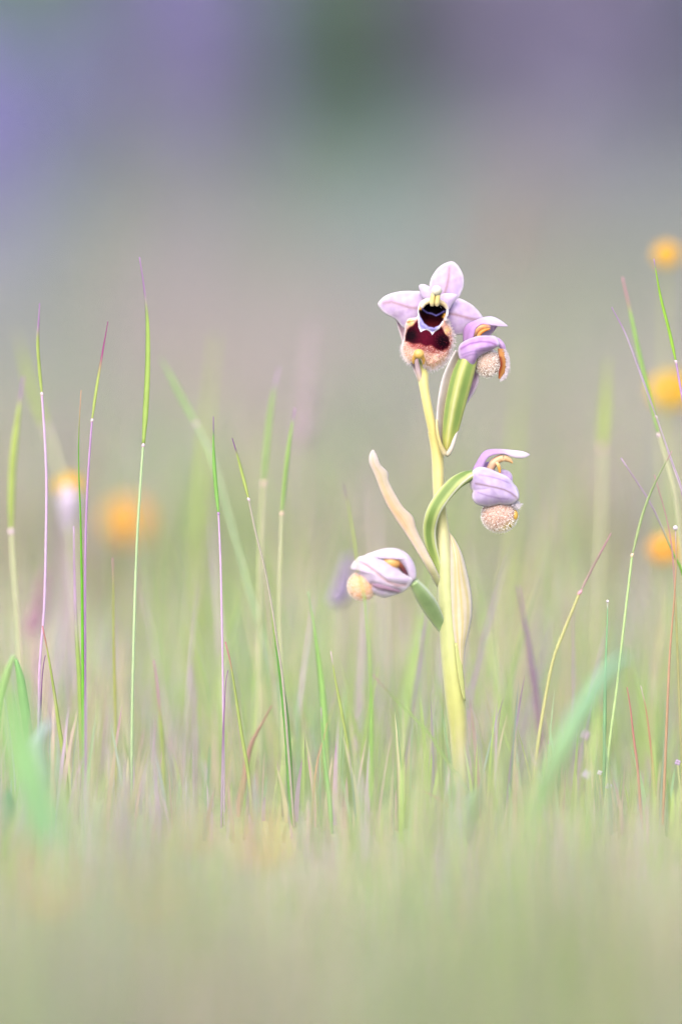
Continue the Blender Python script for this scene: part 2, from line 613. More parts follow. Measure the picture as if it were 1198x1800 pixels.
ST_LIST = [
    ('tallest grass stalk, broad green blade with violet tip above a pale node',
     [(245, 452), (252, 500), (258, 560), (259, 640), (256, 720), (252, 783), (247, 850), (241, 950), (237, 1060), (233, 1220)], 0.004, 5, 10, 5, GR, BG, VI, .16),
    ('violet culm whose leaning thin blade is half magenta half green',
     [(190, 565), (180, 620), (170, 680), (162, 739), (156, 820), (152, 900), (150, 1000), (150, 1180)], 0.0, 3, 5, 4.5, YG, VI, A(178, 80, 150), .28),
    ('slim upright bright green blade with an orange tip beside the violet culm',
     [(143, 686), (139, 760), (139, 830), (142, 900), (144, 1000), (145, 1060), (146, 1200)], -0.002, None, 5, 4, A(130, 205, 70), GR, OR, .05),
    ('grass stalk with lilac culm and short straight green blade',
     [(70, 533), (67, 600), (70, 650), (74, 693), (79, 770), (82, 850), (81, 950), (78, 1070), (70, 1170), (68, 1290)], 0.006, 3, 6, 5, YG, LILAC, VI, .2),
    ('soft wide green blade on a pale lilac node next to the lilac culm',
     [(42, 662), (30, 740), (22, 830), (20, 935), (24, 1000), (32, 1100)], 0.045, 3, 12, 8, YG, ST, VI, .1),
    ('faint blurred yellow green blade leaning behind the lilac culm',
     [(28, 580), (55, 680), (83, 755), (110, 840), (125, 930)], 0.13, 2, 11, 8, YG, ST, ST, .1),
    ('short violet tipped green stalk below the yellow flower with the lilac stem',
     [(130, 925), (131, 1000), (134, 1100), (140, 1200)], 0.012, None, 8, 4, GR, GR, LILAC, .2),
    ('long blue green stalk leaning through the sward, blurred node high up',
     [(283, 630), (310, 680), (345, 745), (370, 800), (395, 880), (430, 1010), (470, 1150), (500, 1300)], 0.07, 2, 10, 6.5, A(174, 204, 144), A(178, 202, 160), BG, .1),
    ('straight stalk with mauve culm and narrow bright blade, mauve node',
     [(375, 732), (376, 800), (379, 850), (384, 903), (388, 1000), (391, 1150), (393, 1300)], 0.004, 3, 6.5, 4, A(150, 205, 110), LILAC, VI, .1, VI),
    ('leaning stalk, olive blade over a pink node, mauve then green culm',
     [(408, 770), (420, 810), (437, 878), (450, 940), (465, 1000), (478, 1070), (487, 1130), (497, 1200)], 0.0, 2, 5.5, 4.5, YG, A(170, 165, 150), PU, .15),
    ('dark green sheath rising against the leaning olive stalk',
     [(476, 1060), (482, 1110), (490, 1160), (498, 1220), (505, 1290)], 0.004, None, 11, 5, A(120, 185, 90), GR, GR, .1),
    ('soft green stalk with peach node behind the leaning olive stalk',
     [(490, 645), (475, 720), (463, 850), (458, 950), (456, 1100)], 0.055, 2, 9, 7, A(170, 200, 130), ST, LILAC, .12, A(225, 195, 185)),
    ('green blade with pale orange node next to the lilac spike',
     [(518, 717), (507, 790), (495, 903), (493, 960), (490, 1080), (495, 1200)], 0.03, 2, 7, 5.5, A(168, 205, 120), ST, VI, .08, A(235, 205, 185)),
    ('hair thin stalk passing before the lowest left hand bud',
     [(604, 850), (613, 900), (622, 950), (630, 1010), (640, 1050), (650, 1170), (652, 1300), (653, 1430)], -0.03, 3, 3.2, 3.4, YG, A(150, 190, 100), PU, .1, A(150, 130, 160)),
    ('straight green blade below the lowest left hand bud',
     [(650, 1150), (651, 1230), (652, 1320), (653, 1430)], -0.02, 3, 8, 4, A(150, 205, 100), GR, YG, .1),
    ('broad pale green blade without node rising from the turf',
     [(541, 1040), (552, 1110), (566, 1220), (575, 1350)], 0.02, None, 12, 5, A(165, 210, 125), GR, BG, .08),
    ('thin yellow green stalk ending in a pale tip beside the broad pale blade',
     [(581, 1145), (590, 1200), (600, 1250), (615, 1330), (622, 1365), (630, 1420)], 0.006, 4, 5, 3.5, YG, A(215, 190, 170), PALE, .06),
    ('thin grass stem leaning across the foot of the orchid stem',
     [(654, 1185), (700, 1235), (750, 1285), (790, 1345), (824, 1392)], -0.022, None, 5.5, 4, A(165, 195, 120), GR, PK, .05),
    ('dry orange twig touching the foot of the orchid stem',
     [(722, 1382), (760, 1398), (790, 1418), (815, 1445)], -0.015, None, 4.5, 4, OR, OR, OR, .05),
    ('green blade with a dark red tip beside the mauve culm',
     [(396, 1128), (405, 1165), (415, 1225), (425, 1290), (437, 1360)], -0.002, None, 7, 4, YG, GR, A(204, 140, 146), .08),
    ('tiny purple bract tip standing by the mauve culm',
     [(401, 1178), (397, 1198), (394, 1250), (392, 1300)], -0.002, None, 4, 3, LILAC, GR, PU, .3),
    ('yellow green blade with a red tip at the foot of the lilac culm',
     [(75, 1100), (85, 1150), (95, 1210), (105, 1280), (114, 1340)], -0.002, None, 8, 4, YG, GR, A(208, 140, 140), .06),
    ('tiny purple bract tip standing by the lilac culm',
     [(80, 1152), (77, 1168), (74, 1200), (72, 1260)], -0.002, None, 4.5, 3, LILAC, GR, PU, .35),
    ('red dry sheath at the foot of the lilac culm',
     [(71, 1225), (70, 1260), (68, 1300), (66, 1360)], 0.008, None, 9, 5, A(204, 140, 156), GR, A(204, 140, 156), .1),
    ('grey violet double strand leaning out beside the stacked yellow flowers',
     [(1074, 540), (1100, 590), (1126, 660), (1152, 733), (1168, 780), (1186, 830), (1205, 900)], -0.003, 3, 4.5, 4.5, A(196, 180, 200), A(186, 165, 190), VI, .14),
    ('second finer strand clinging to the grey violet double strand',
     [(1128, 672), (1140, 705), (1156, 745), (1172, 795), (1190, 845), (1208, 905)], -0.004, None, 4, 4, A(210, 195, 205), VI, ST, .1),
    ('soft green blade with a rosy tip behind the grey violet strand',
     [(1093, 487), (1105, 540), (1125, 630), (1140, 690), (1157, 765), (1175, 830), (1190, 910)], 0.03, 4, 8, 6, A(168, 208, 120), ST, PK, .12),
    ('sharp yellow green blade with mauve culm before the stacked yellow flowers',
     [(1148, 455), (1160, 520), (1175, 580), (1187, 636), (1196, 690), (1206, 760)], 0.0, 3, 6, 4.5, A(165, 210, 85), VI, VI, .05),
    ('arching pale green stalk with a cream node, leaning over the turf',
     [(1180, 793), (1155, 840), (1130, 900), (1110, 976), (1100, 1060), (1092, 1130), (1083, 1210), (1070, 1310)], -0.006, 3, 5, 5, A(185, 205, 150), A(180, 208, 145), PK, .06, A(235, 215, 180)),
    ('fresh green blade crossing behind the arching pale green stalk',
     [(1090, 805), (1110, 835), (1145, 890), (1180, 970), (1205, 1030)], 0.012, None, 7, 5, A(155, 208, 95), GR, LILAC, .14),
    ('thin olive stem with pink tip behind the arching stalk',
     [(1149, 835), (1165, 890), (1178, 950), (1185, 1040)], 0.008, None, 4, 4, A(190, 190, 130), GR, PK, .2),
    ('thin orange stem topped with a small white bead',
     [(1186, 928), (1187, 1000), (1182, 1080), (1176, 1160)], 0.004, None, 5, 4, OR, OR, PALE, .04, PALE, 4.5),
    ('long rosy sheathed stalk leaning away from the orchid, bent at its node',
     [(1073, 937), (1045, 990), (1018, 1042), (990, 1110), (970, 1165), (952, 1260), (942, 1330)], 0.012, 2, 4, 6.5, A(205, 175, 175), A(190, 190, 130), A(214, 150, 180), .2, PK),
    ('straight blue green stalk topped with a white bead',
     [(1067, 1057), (1066, 1100), (1063, 1180), (1062, 1260)], -0.004, None, 6, 4, A(150, 200, 150), BG, PALE, .02, PALE, 2.6),
    ('wide blurred yellow green blade standing alone above a peach node',
     [(1066, 630), (1062, 700), (1058, 790), (1056, 900), (1052, 1020)], 0.12, 2, 15, 9, YG, ST, YG, .1, A(220, 190, 180)),
    ('short dry red blade tip over the turf',
     [(1101, 1208), (1107, 1245), (1112, 1290), (1120, 1350)], -0.004, None, 5, 4, A(216, 168, 150), OR, A(206, 130, 134), .3),
    ('slim second dry red blade with a pale tip',
     [(1125, 1205), (1133, 1240), (1140, 1290), (1146, 1340)], 0.01, None, 4, 4, A(205, 150, 130), OR, PALE, .06),
    ('soft purple dead blade leaning behind the orchid stem',
     [(910, 1030), (922, 1100), (936, 1180), (945, 1260)], 0.05, None, 12, 5, A(180, 150, 175), GR, A(175, 140, 175), .2),
    ('white tipped green blade with a twig leaning on it',
     [(564, 1243), (568, 1300), (574, 1360), (580, 1420)], -0.012, None, 7, 4, A(165, 215, 135), GR, PALE, .05),
    ('short orange twig crossing the white tipped blade',
     [(575, 1270), (568, 1300), (558, 1335), (552, 1380)], -0.012, None, 4, 4, OR, OR, OR, .1),
    ('dim rose blade leaning low between the green blades',
     [(478, 1240), (462, 1270), (446, 1300), (436, 1330)], 0.02, None, 11, 4, A(216, 175, 160), OR, A(216, 170, 160), .1),
    ('wide blurred yellow green blade far behind the olive stalk',
     [(378, 590), (372, 660), (362, 740), (352, 850)], 0.17, None, 16, 6, YG, GR, YG, .1),
    ('pale yellow green culm far behind the second flower',
     [(916, 600), (911, 680), (905, 770), (902, 880), (900, 980)], 0.20, None, 13, 6, A(186, 204, 130), GR, ST, .1),
    ('blurred pink tipped stalk low in the turf, yellow green below',
     [(270, 1160), (276, 1200), (284, 1280), (288, 1350)], 0.025, None, 8, 4, YG, GR, A(220, 160, 190), .18),
    ('thin olive culm with a red bud low beside the pink tipped stalk',
     [(198, 980), (199, 1020), (200, 1110), (203, 1250)], 0.02, None, 5, 4, A(196, 200, 110), GR, PK, .05),
]
for sp in ST_LIST:
    stalk(*sp)


# broad leaves out of focus in front
def ruled(m, left, right, colfn, cup=0.0, nu=30, nv=9, dl=0.0):
    """surface between two pixel edges given top to bottom as (x, y, mm towards lens); cup in mm at the middle"""
    Lf = cat(np.array([(p[0], p[1], p[2] if len(p) > 2 else dl) for p in left], float), nu)
    Rt = cat(np.array([(p[0], p[1], p[2] if len(p) > 2 else dl) for p in right], float), nu)
    g = np.zeros((nu, nv, 3))
    cc = np.zeros((nu, nv, 3))
    for i in range(nu):
        w = np.linalg.norm(Lf[i, :2] - Rt[i, :2])
        for j in range(nv):
            s = j / (nv - 1)
            q = Lf[i] * (1 - s) + Rt[i] * s
            k = cup * min(1, w / 25.0) * (1 - (2 * s - 1) ** 2)
            g[i, j] = P(q[0], q[1], -(q[2] + k) / 1000)
            cc[i, j] = colfn(i / (nu - 1), s, q[0], q[1])
    m.grid(g, cc)
    return g


def broad_leaf(label, spine, hw, d, col, col2=None, cup=2.0, name='broad_leaf'):
    """spine px tip->base, half widths px (at that depth's own scale)"""
    k = (D + d) / D
    sp = cat(np.array([(p[0], p[1], h) for p, h in zip(spine, hw)], float), 30)
    T = np.gradient(sp[:, :2], axis=0)
    T /= np.linalg.norm(T, axis=1)[:, None]
    nr = np.stack([-T[:, 1], T[:, 0]], -1)
    lf = sp[:, :2] - nr * sp[:, 2:3]
    rt = sp[:, :2] + nr * sp[:, 2:3]
    g = np.zeros((30, 9, 3))
    cc = np.zeros((30, 9, 3))
    for i in range(30):
        for j in range(9):
            s = j / 8
            q = lf[i] * (1 - s) + rt[i] * s
            g[i, j] = P(q[0], q[1], d - cup / 1000 * (1 - (2 * s - 1) ** 2))
            cc[i, j] = np.asarray(col) * (1 - i / 29) + np.asarray(col2 if col2 is not None else col) * i / 29
            cc[i, j] *= 1.15 if j == 4 else 1
    base = to_ground(g[:, 4])[-1]
    b4 = g[-1, 4]
    root = empty(name, base)
    tag(root, label, 'leaf', 'broad leaves in the turf')
    m = MB()
    m.grid(g, cc)
    m.build('leaf_blade', M_LEAF, root, base, solid=0.0003)
    if b4[2] > 0.003:
        m = MB()
        m.tube(to_ground(np.vstack([g[-4, 4], b4])), np.array([0.0012, 0.0013, 0.0014, 0.0015][:len(to_ground(np.vstack([g[-4, 4], b4])))]), col2 if col2 is not None else col, 8, 10)
        m.build('leaf_stalk', M_STEM, root, base)
    return root


broad_leaf('broad blue green leaf bending at its tip near the beaded stalk',
           [(1112, 1156), (1088, 1160), (1060, 1190), (1028, 1240), (995, 1300), (965, 1365), (938, 1430)], [2, 6, 12, 17, 20, 19, 12], -0.12, A(165, 210, 180), A(150, 196, 130))
broad_leaf('big soft green leaf, the widest blurred leaf in the foreground',
           [(18, 1190), (25, 1240), (38, 1310), (62, 1390), (85, 1470)], [10, 26, 34, 36, 30], -0.21, A(160, 205, 130), A(150, 200, 150))
broad_leaf('dark green folded blade rising out of the big soft green leaf',
           [(28, 1158), (36, 1190), (44, 1240), (53, 1300), (64, 1360)], [2, 6, 7.5, 7, 5], -0.012, A(150, 205, 130), A(120, 185, 120), 0.6)
broad_leaf('thin bright leaf edge curling over beside the dark green folded blade',
           [(26, 1152), (16, 1172), (6, 1200), (-6, 1240)], [3, 5, 6, 6], -0.03, A(180, 215, 150), A(165, 205, 120), 0.5)
broad_leaf('pale blue folded leaf tip in front of the red sheath',
           [(88, 1268), (76, 1290), (66, 1318), (70, 1360), (80, 1410)], [3, 9, 16, 19, 14], -0.075, A(205, 222, 232), A(205, 190, 215))
broad_leaf('soft blue green leaf covering the foot of the orchid stem',
           [(838, 1385), (828, 1410), (818, 1445), (808, 1490)], [4, 13, 20, 18], -0.06, A(160, 200, 150), A(150, 190, 140))
broad_leaf('short dark green leaf low beside the big soft leaf',
           [(12, 1390), (14, 1420), (10, 1460), (4, 1510)], [3, 10, 14, 12], -0.06, A(130, 180, 140), A(150, 190, 130))


# ------------------------------------------------------------------ yellow flowers
def yellow_flower(label, px, py, d, r_px, col=(246, 178, 60), stemc=None, tilt=0.7, group='orange yellow meadow flowers', cal=None):
    c = P(px, py, d)
    base = np.array([c[0] + rng.uniform(-0.008, 0.008), c[1] + rng.uniform(-0.004, 0.004), -0.002])
    root = empty('yellow_flower', base)
    tag(root, label, 'flower', group)
    k = (D + d) / D * S
    r = r_px * k
    stemc = A(185, 190, 130) if stemc is None else stemc
    up = np.array((0.0, -math.sin(tilt), math.cos(tilt)))
    ex = np.array((1.0, 0, 0))
    ey = np.cross(up, ex)
    m = MB()
    m.tube(np.array([c - up * r * 0.5, c - up * r * 0.9 + np.array((0, 0, -r * 0.8)), (c * 0.5 + base * 0.5) + np.array((0.001, 0, 0)), base]), [r * .12, r * .1, r * .1, r * .12], stemc, 7, 16)
    st = m.build('stem', M_STEM, root, base)
    m = MB()
    if cal is None:
        m.ball(c - up * r * 0.35, np.array([ex * r * .5, ey * r * .5, up * r * .45]), A(180, 180, 120), 12, 8)
    else:
        m.tube(np.array([c - up * r * .1, c + np.array((0, 0, -r * 1.1)), c + np.array((0, 0, -r * 2.4)), c + np.array((0, 0, -r * 3.6))]), [r * .6, r * .75, r * .45, r * .12], cal, 12, 16)
    m.build('calyx', M_STEM, root, base)
    pc = A(*col)
    for ring, (n_, rr, lift) in enumerate(((13, 1.0, 0.15), (9, 0.72, 0.38))):
        for i in range(n_):
            a = 2 * math.pi * (i + 0.5 * ring) / n_ + rng.uniform(-.1, .1)
            rad = ex * math.cos(a) + ey * math.sin(a)
            tan = -ex * math.sin(a) + ey * math.cos(a)
            g = np.zeros((5, 3, 3))
            for q in range(5):
                t = q / 4
                w = rr * r * 0.26 * math.sin(math.pi * (0.15 + 0.75 * t)) + r * .02
                ctr = c + rad * r * rr * (0.15 + 0.85 * t) + up * r * (lift * t - 0.15 * t * t + 0.05 * ring)
                for s in range(3):
                    g[q, s] = ctr + tan * w * (s - 1) - up * w * 0.2 * abs(s - 1)
            m = MB()
            m.grid(g, pc * rng.uniform(0.9, 1.08))
            m.build('petal', M_FLOR, root, base, solid=0.0002)
    m = MB()
    m.ball(c + up * r * 0.12, np.array([ex * r * .34, ey * r * .34, up * r * .22]), A(246, 180, 60), 12, 8)
    m.build('flower_disc', M_FLOR, root, base)


YF = [
    ('orange yellow flower on the highest stem, above the sharp green blade', 1170, 447, 0.16, 24),
    ('orange yellow flower behind the mauve culm, second of the stacked yellow flowers', 1176, 686, 0.17, 38),
    ('orange flower low behind the white beaded orange stem', 1166, 965, 0.13, 30),
    ('yellow flower behind the slim orange tipped blade', 121, 853, 0.13, 26),
    ('large faint yellow flower behind the tallest grass stalk', 226, 915, 0.30, 46),
    ('pale orange flower blurred in the front turf, shortest of the front flowers', 338, 1462, -0.27, 22),
    ('big faint yellow flower in the front turf', 468, 1478, -0.30, 34),
    ('small dim yellow flower sunk in the front turf', 268, 1562, -0.36, 22),
    ('faint peach flower in the front turf beside the big soft leaf', 92, 1552, -0.36, 28),
]
for i, y in enumerate(YF):
    yellow_flower(y[0], y[1], y[2], y[3], y[4], col=((252, 204, 92), (254, 210, 84), (250, 196, 104), (254, 208, 74), (240, 190, 100), (244, 178, 110), (240, 196, 96), (238, 186, 100), (238, 180, 130))[i],
                  stemc=A(200, 180, 205) if i == 3 else None, cal=A(204, 190, 216) if i == 3 else None, tilt=(1.25, 1.2, 1.2, 1.0, 1.2, 0.7, 0.6, 0.7, 0.8)[i])


# lilac spike far behind, pink bloom
def lilac_spike(label, px, py0, py1, d, col, w=10, name='lilac_flower'):
    top, bot = P(px + 8, py0, d), P(px - 8, py1, d)
    base = np.array([bot[0], bot[1], -0.002])
    root = empty(name, base)
    tag(root, label, 'flower')
    m = MB()
    m.tube(np.array([top, bot, base]), [0.0004, 0.0007, 0.0009], A(190, 180, 170), 7, 14)
    m.build('stem', M_STEM, root, base)
    k = (D + d) / D * S
    for i in range(26):
        t = i / 25
        c = top * (1 - t) + bot * t
        a = i * 2.4
        m = MB()
        r = w * k * (0.5 + 0.5 * t)
        off = np.array((math.cos(a), math.sin(a), 0.3)) * r
        m.ball(c + off * 0.9, np.array([[r * .75, 0, 0], [0, r * .75, 0], [off[0] * .5, off[1] * .5, r * 0.9]]), np.asarray(col) * rng.uniform(.9, 1.1), 7, 5)
        m.build('floret', M_FLOR, root, base)


lilac_spike('pale lilac flower spike standing blurred behind the orange noded blade', 541, 575, 780, 0.20, A(216, 190, 214), 11)
lilac_spike('dim lilac flower spike blurred beside the lowest left hand bud', 605, 980, 1060, 0.12, A(200, 185, 222), 12)
lilac_spike('dull rose flower spike low behind the lilac culm', 70, 1010, 1110, 0.14, A(205, 150, 190), 10)
lilac_spike('faint pink flower spike rising highest behind the second flower', 890, 330, 460, 0.75, A(190, 170, 168), 13)


# tiny white lilac florets low in the turf
def tiny_flower(label, px, py, d, r_px, col):
    c = P(px, py, d)
    base = np.array([c[0] + 0.002, c[1], -0.002])
    root = empty('tiny_flower', base)
    tag(root, label, 'flower', 'tiny white flowers in the turf')
    r = r_px * S
    m = MB()
    m.tube(np.array([c, (c + base) / 2, base]), [0.0003, 0.0003, 0.0004], A(185, 190, 140), 6, 8)
    m.build('stem', M_STEM, root, base)
    for i in range(4):
        a = i * math.pi / 2 + 0.4
        u = np.array((math.cos(a), -0.5, math.sin(a)))
        m = MB()
        m.ball(c + u * r * .55, np.array([[r * .55, 0, 0], [0, r * .2, 0], [0, 0, r * .5]]), col, 8, 6)
        m.build('petal', M_FLOR, root, base)


tiny_flower('largest tiny white flower beside the bent broad leaf', 1030, 1361, -0.03, 8, A(226, 220, 238))
tiny_flower('smallest tiny white flower right beside the largest white one', 1053, 1358, -0.004, 4.5, A(238, 235, 245))
tiny_flower('tiny bluish flower growing lower than the two white ones', 1069, 1382, -0.01, 6, A(212, 210, 236))
tiny_flower('tiny lilac flower far out along the turf by itself', 1190, 1340, -0.006, 5.5, A(220, 195, 236))
tiny_flower('tiny pale pink flower just above the bent broad leaf', 1028, 1292, -0.028, 8, A(228, 205, 228))
tiny_flower('tiny mauve bud under the rosy sheathed stalk', 966, 1305, -0.006, 5, A(206, 150, 190))
tiny_flower('tiny white flower low before the orchid', 672, 1521, -0.06, 8, A(222, 215, 225))

# ------------------------------------------------------------------ the orchid
foot = P(812, 1470, 0)
foot[2] = 0
orchid = empty('orchid', foot)
tag(orchid, 'flowering wild orchid with lilac sepals, velvety lips and a yellow green stem', 'orchid')
MM = 0.001


def patch(m, outline, colfn, center=None, d0=0.0, bulge=2.0, tilt=(0, 0), rings=16, segs=64, dfn=None, power=2.0, wav=0.0):
    """closed pixel outline -> curved sheet; depth in mm towards the lens"""
    o = cat(np.array(outline, float), segs, closed=True)
    c = o.mean(0) if center is None else np.array(center, float)
    rho = np.linspace(0.0, 1, rings)
    g = np.zeros((rings, segs, 3))
    cc = np.zeros((rings, segs, 3))
    for i, r in enumerate(rho):
        q = c + (o - c) * max(r, 0.003)
        for j in range(segs):
            dep = d0 + bulge * (1 - r ** power) + tilt[0] * (q[j, 0] - c[0]) + tilt[1] * (q[j, 1] - c[1])
            if wav:
                dep += wav * math.sin(j / segs * 2 * math.pi * 5 + c[0]) * r * r
            if dfn is not None:
                dep += dfn(q[j, 0], q[j, 1], r)
            g[i, j] = P(q[j, 0], q[j, 1], -dep * MM)
        cc[i] = np.array([colfn(q[j, 0], q[j, 1], r) for j in range(segs)])
    m.grid(g, cc, True)
    return g


def seg_dist(x, y, pl):
    best = 1e9
    for (x0, y0), (x1, y1) in zip(pl[:-1], pl[1:]):
        dx, dy = x1 - x0, y1 - y0
        t = max(0, min(1, ((x - x0) * dx + (y - y0) * dy) / (dx * dx + dy * dy)))
        best = min(best, math.hypot(x - x0 - t * dx, y - y0 - t * dy))
    return best


def in_poly(x, y, pl):
    ins = False
    j = len(pl) - 1
    for i in range(len(pl)):
        if (pl[i][1] > y) != (pl[j][1] > y) and x < (pl[j][0] - pl[i][0]) * (y - pl[i][1]) / (pl[j][1] - pl[i][1]) + pl[i][0]:
            ins = not ins
        j = i
    return ins


def soft_in(x, y, pl, w):
    d = seg_dist(x, y, pl + [pl[0]])
    return float(sstep(-w, w, d if in_poly(x, y, pl) else -d))


PET1, PET2, PETW = A(226, 204, 240), A(206, 176, 234), A(246, 238, 250)
VEIN, VEIN2 = A(188, 150, 168), A(170, 140, 200)


def sepal_col(veins, base=PET1, dark=PET2, edge=PETW, vw=2.7, vcol=VEIN, fine=()):
    def f(x, y, r):
        c = np.array(base) * (1 - 0.35 * r * 0) 
        nz = math.sin(x * .31 + y * .17) * math.sin(y * .23 - x * .12)
        c = c * (0.5 + 0.5) + (np.array(dark) - base) * (0.28 + 0.28 * nz)
        c = c + (np.array(edge) - c) * float(sstep(0.82, 1.0, r)) * 0.9
        for v in veins:
            d = seg_dist(x, y, v)
            c = c + (np.array(vcol) - c) * 0.85 * math.exp(-(d / vw) ** 2)
        for v in fine:
            d = seg_dist(x, y, v)
            c = c + (np.array(VEIN2) - c) * 0.8 * math.exp(-(d / 1.3) ** 2)
        return np.clip(c, 0, 1)
    return f


# --- stem
m = MB()
sk = [(813, 1480, 9), (811, 1440, 11), (809, 1380, 13), (806, 1300, 15.5), (799, 1220, 18), (790, 1140, 17), (784, 1070, 14.5), (781, 1010, 13.5), (778, 950, 12.5), (773, 900, 11), (770, 850, 10.5), (769, 812, 11), (766, 786, 10.4), (760, 758, 9.4)]
SC = np.array([A(186, 190, 124), A(190, 194, 122), A(194, 194, 122), A(196, 196, 120), A(196, 198, 124), A(198, 204, 140), A(202, 208, 150), A(206, 210, 154), A(216, 214, 166), A(220, 212, 148), A(222, 210, 146), A(220, 208, 138), A(218, 206, 134), A(216, 204, 132)])


def stem_stripe_rimlight(t, a, c):
    k = 0.5 + 0.5 * np.cos(a * 5 + 1.5 * t)
    c2 = c * (0.9 + 0.16 * k)[:, None]
    edge = (np.abs(np.cos(a)) ** 6)[:, None]  # pale highlight along both sides, painted into the stem colour
    return c2 * (1 - 0.5 * edge) + np.array(A(236, 226, 206)) * 0.5 * edge


m.tube(PA([(x, y, 0 if y > 770 else .6) for x, y, r in sk]), np.array([r for _, _, r in sk]) * S, SC, 20, 90, stem_stripe_rimlight)
stem = m.build('stem', M_STEM, orchid, foot)
m = MB()
ruled(m, [(799, 1130, 2.6), (801, 1160, 2.9), (805, 1190, 3.0), (810, 1215, 2.9), (815, 1232, 2.6)],
      [(808, 1130, 2.0), (811, 1160, 2.3), (814, 1190, 2.4), (816, 1215, 2.4), (817, 1232, 2.3)], lambda u, s, x, y: A(186, 192, 124), 0.2, 16, 5)
m.build('sheath', M_STEM, orchid, foot, solid=0.0003)


# --- bracts
def bract_col(c0, c1, c2, stripes=7, amp=0.35, edge=A(244, 234, 240)):
    def f(u, s, x, y):
        c = pinterp(u, [(0, c0), (0.5, c1), (1, c2)])
        k = (0.5 + 0.5 * math.cos(s * stripes * 2 * math.pi + math.sin(u * 7))) ** 3
        c = c * (1 - 0.10 * k)
        e = abs(2 * s - 1) ** 4
        return c * (1 - 0.7 * e) + np.array(edge) * 0.7 * e
    return f


def left_bract_col(u, s, x, y):
    c = pinterp(u, [(0, A(236, 222, 222)), (0.18, A(232, 218, 196)), (0.45, A(238, 214, 186)), (0.7, A(238, 222, 206)), (0.88, A(226, 222, 178)), (1, A(205, 216, 160))])
    warm = math.exp(-((s - 0.25) / 0.22) ** 2) * math.exp(-((u - 0.45) / 0.3) ** 2)
    c = c + (np.array(A(240, 200, 150)) - c) * 0.75 * warm
    vein = math.exp(-((s - 0.42) / 0.05) ** 2) * (1 - u)
    c = c + (np.array(A(214, 206, 150)) - c) * 0.6 * vein
    k = (0.5 + 0.5 * math.cos(s * 34 + 2 * math.sin(u * 5))) ** 4
    c = c * (1 - 0.13 * k * math.sin(math.pi * u))
    e = abs(2 * s - 1) ** 3
    return c * (1 - 0.6 * e) + np.array(A(246, 236, 244)) * 0.6 * e


m = MB()
ruled(m, [(654, 791, 3), (649, 801, 3.2), (649, 814, 3.4), (656, 830, 3.4), (664, 850, 3.2), (676, 880, 3), (692, 908, 3), (712, 937, 3), (731, 967, 3), (746, 992, 2.9), (758, 1014, 1.6), (770, 1036, -.5)],
      [(656, 791, 3), (662, 802, 3.2), (668, 817, 3), (681, 831, 2), (682, 845, 2.4), (693, 868, 2.6), (708, 892, 2.4), (725, 909, 1.8), (731, 930, 2), (746, 962, 2.4), (764, 997, 2.7), (782, 1036, -.5)],
      left_bract_col, 0.9, 60, 13)
tag(m.build('bract', M_BRACT, orchid, foot, solid=0.0003), 'long peach and cream bract pointing up, curled at its tip')


def right_bract_col(u, s, x, y):
    c = np.array(A(238, 226, 206))
    for k, ph in ((0.3, 0.2), (0.55, 1.4), (0.78, 2.6)):
        v = math.exp(-((s - k - 0.05 * math.sin(u * 9 + ph)) / 0.06) ** 2)
        c = c + (np.array(A(226, 208, 120)) - c) * 0.75 * v
    e = abs(2 * s - 1) ** 4
    c = c * (1 - 0.6 * e) + np.array(A(244, 238, 244)) * 0.6 * e
    return c


m = MB()
ruled(m, [(788, 936, -1.0), (790, 952, 0), (791, 980, .8), (790, 1020, 1), (791, 1060, 1.2), (793, 1095, 1.5), (799, 1135, 1.8), (806, 1175, 2.2), (812, 1216, 2.6)],
      [(789, 936, -1.0), (799, 950, 0), (811, 975, .5), (821, 1012, .5), (828, 1050, .5), (828, 1082, .8), (824, 1106, 1), (816, 1142, 1.6), (814, 1178, 2), (814, 1216, 2.6)],
      right_bract_col, 1.3, 60, 15)
tag(m.build('bract', M_BRACT, orchid, foot, solid=0.0003), 'cream bract with yellow veins wrapped along the stem')


def tube_px(m, pts, cols, sides=18, n=50, colfn=None, rmod=None):
    m.tube(PA([(x, y, z) for x, y, z, r in pts]), np.array([r for *_, r in pts]) * S, cols, sides, n, colfn, rmod=rmod)


def ridge(dark, light, white, k=3, ph=0.0, tw=0.0):
    def f(t, a, c):
        b = np.cos(k * a + ph + tw * t)
        out = np.zeros((len(a), 3))
        for i in range(len(a)):
            v = b[i]
            q = np.array(dark) * (1 - sstep(-0.6, 0.5, v)) + np.array(light) * sstep(-0.6, 0.5, v)
            w = float(sstep(0.9, 1.0, v))
            q = q * (1 - w) + np.array(white) * w
            fade = float(1 - sstep(0.0, 0.35, t))
            out[i] = q * (1 - 0.55 * fade) + c[i] * 0.55 * fade
        return out
    return f


# =========== flower one: open, facing the lens
m = MB()
tube_px(m, [(768, 800, 0, 8), (763, 770, .5, 8.6), (753, 725, 1.2, 8.6), (746, 688, 1, 8.6), (743, 662, 0, 10), (744, 640, -3, 11), (750, 610, -5.5, 12), (758, 575, -5.5, 11), (764, 548, -4.5, 9)],
        [A(218, 206, 134), A(217, 205, 132), A(218, 208, 136), A(218, 208, 140), A(212, 206, 136), A(196, 206, 120), A(190, 200, 120), A(190, 200, 120), A(190, 200, 120)], 16, 60, stem_stripe_rimlight)
fl1 = m.build('flower', M_STEM, orchid, foot)
tag(fl1, 'open flower with a dark maroon lip seen face on')
m = MB()   # bract behind flower one
ruled(m, [(694, 556, -6.5), (699, 575, -6), (707, 600, -5), (716, 625, -4), (726, 650, -1), (734, 668, 1)],
      [(697, 556, -6.5), (712, 575, -6), (724, 600, -5.2), (733, 625, -4), (740, 648, -1.2), (744, 670, .8)],
      bract_col(A(228, 190, 215), A(232, 196, 205), A(238, 214, 210)), -1, 26, 9)
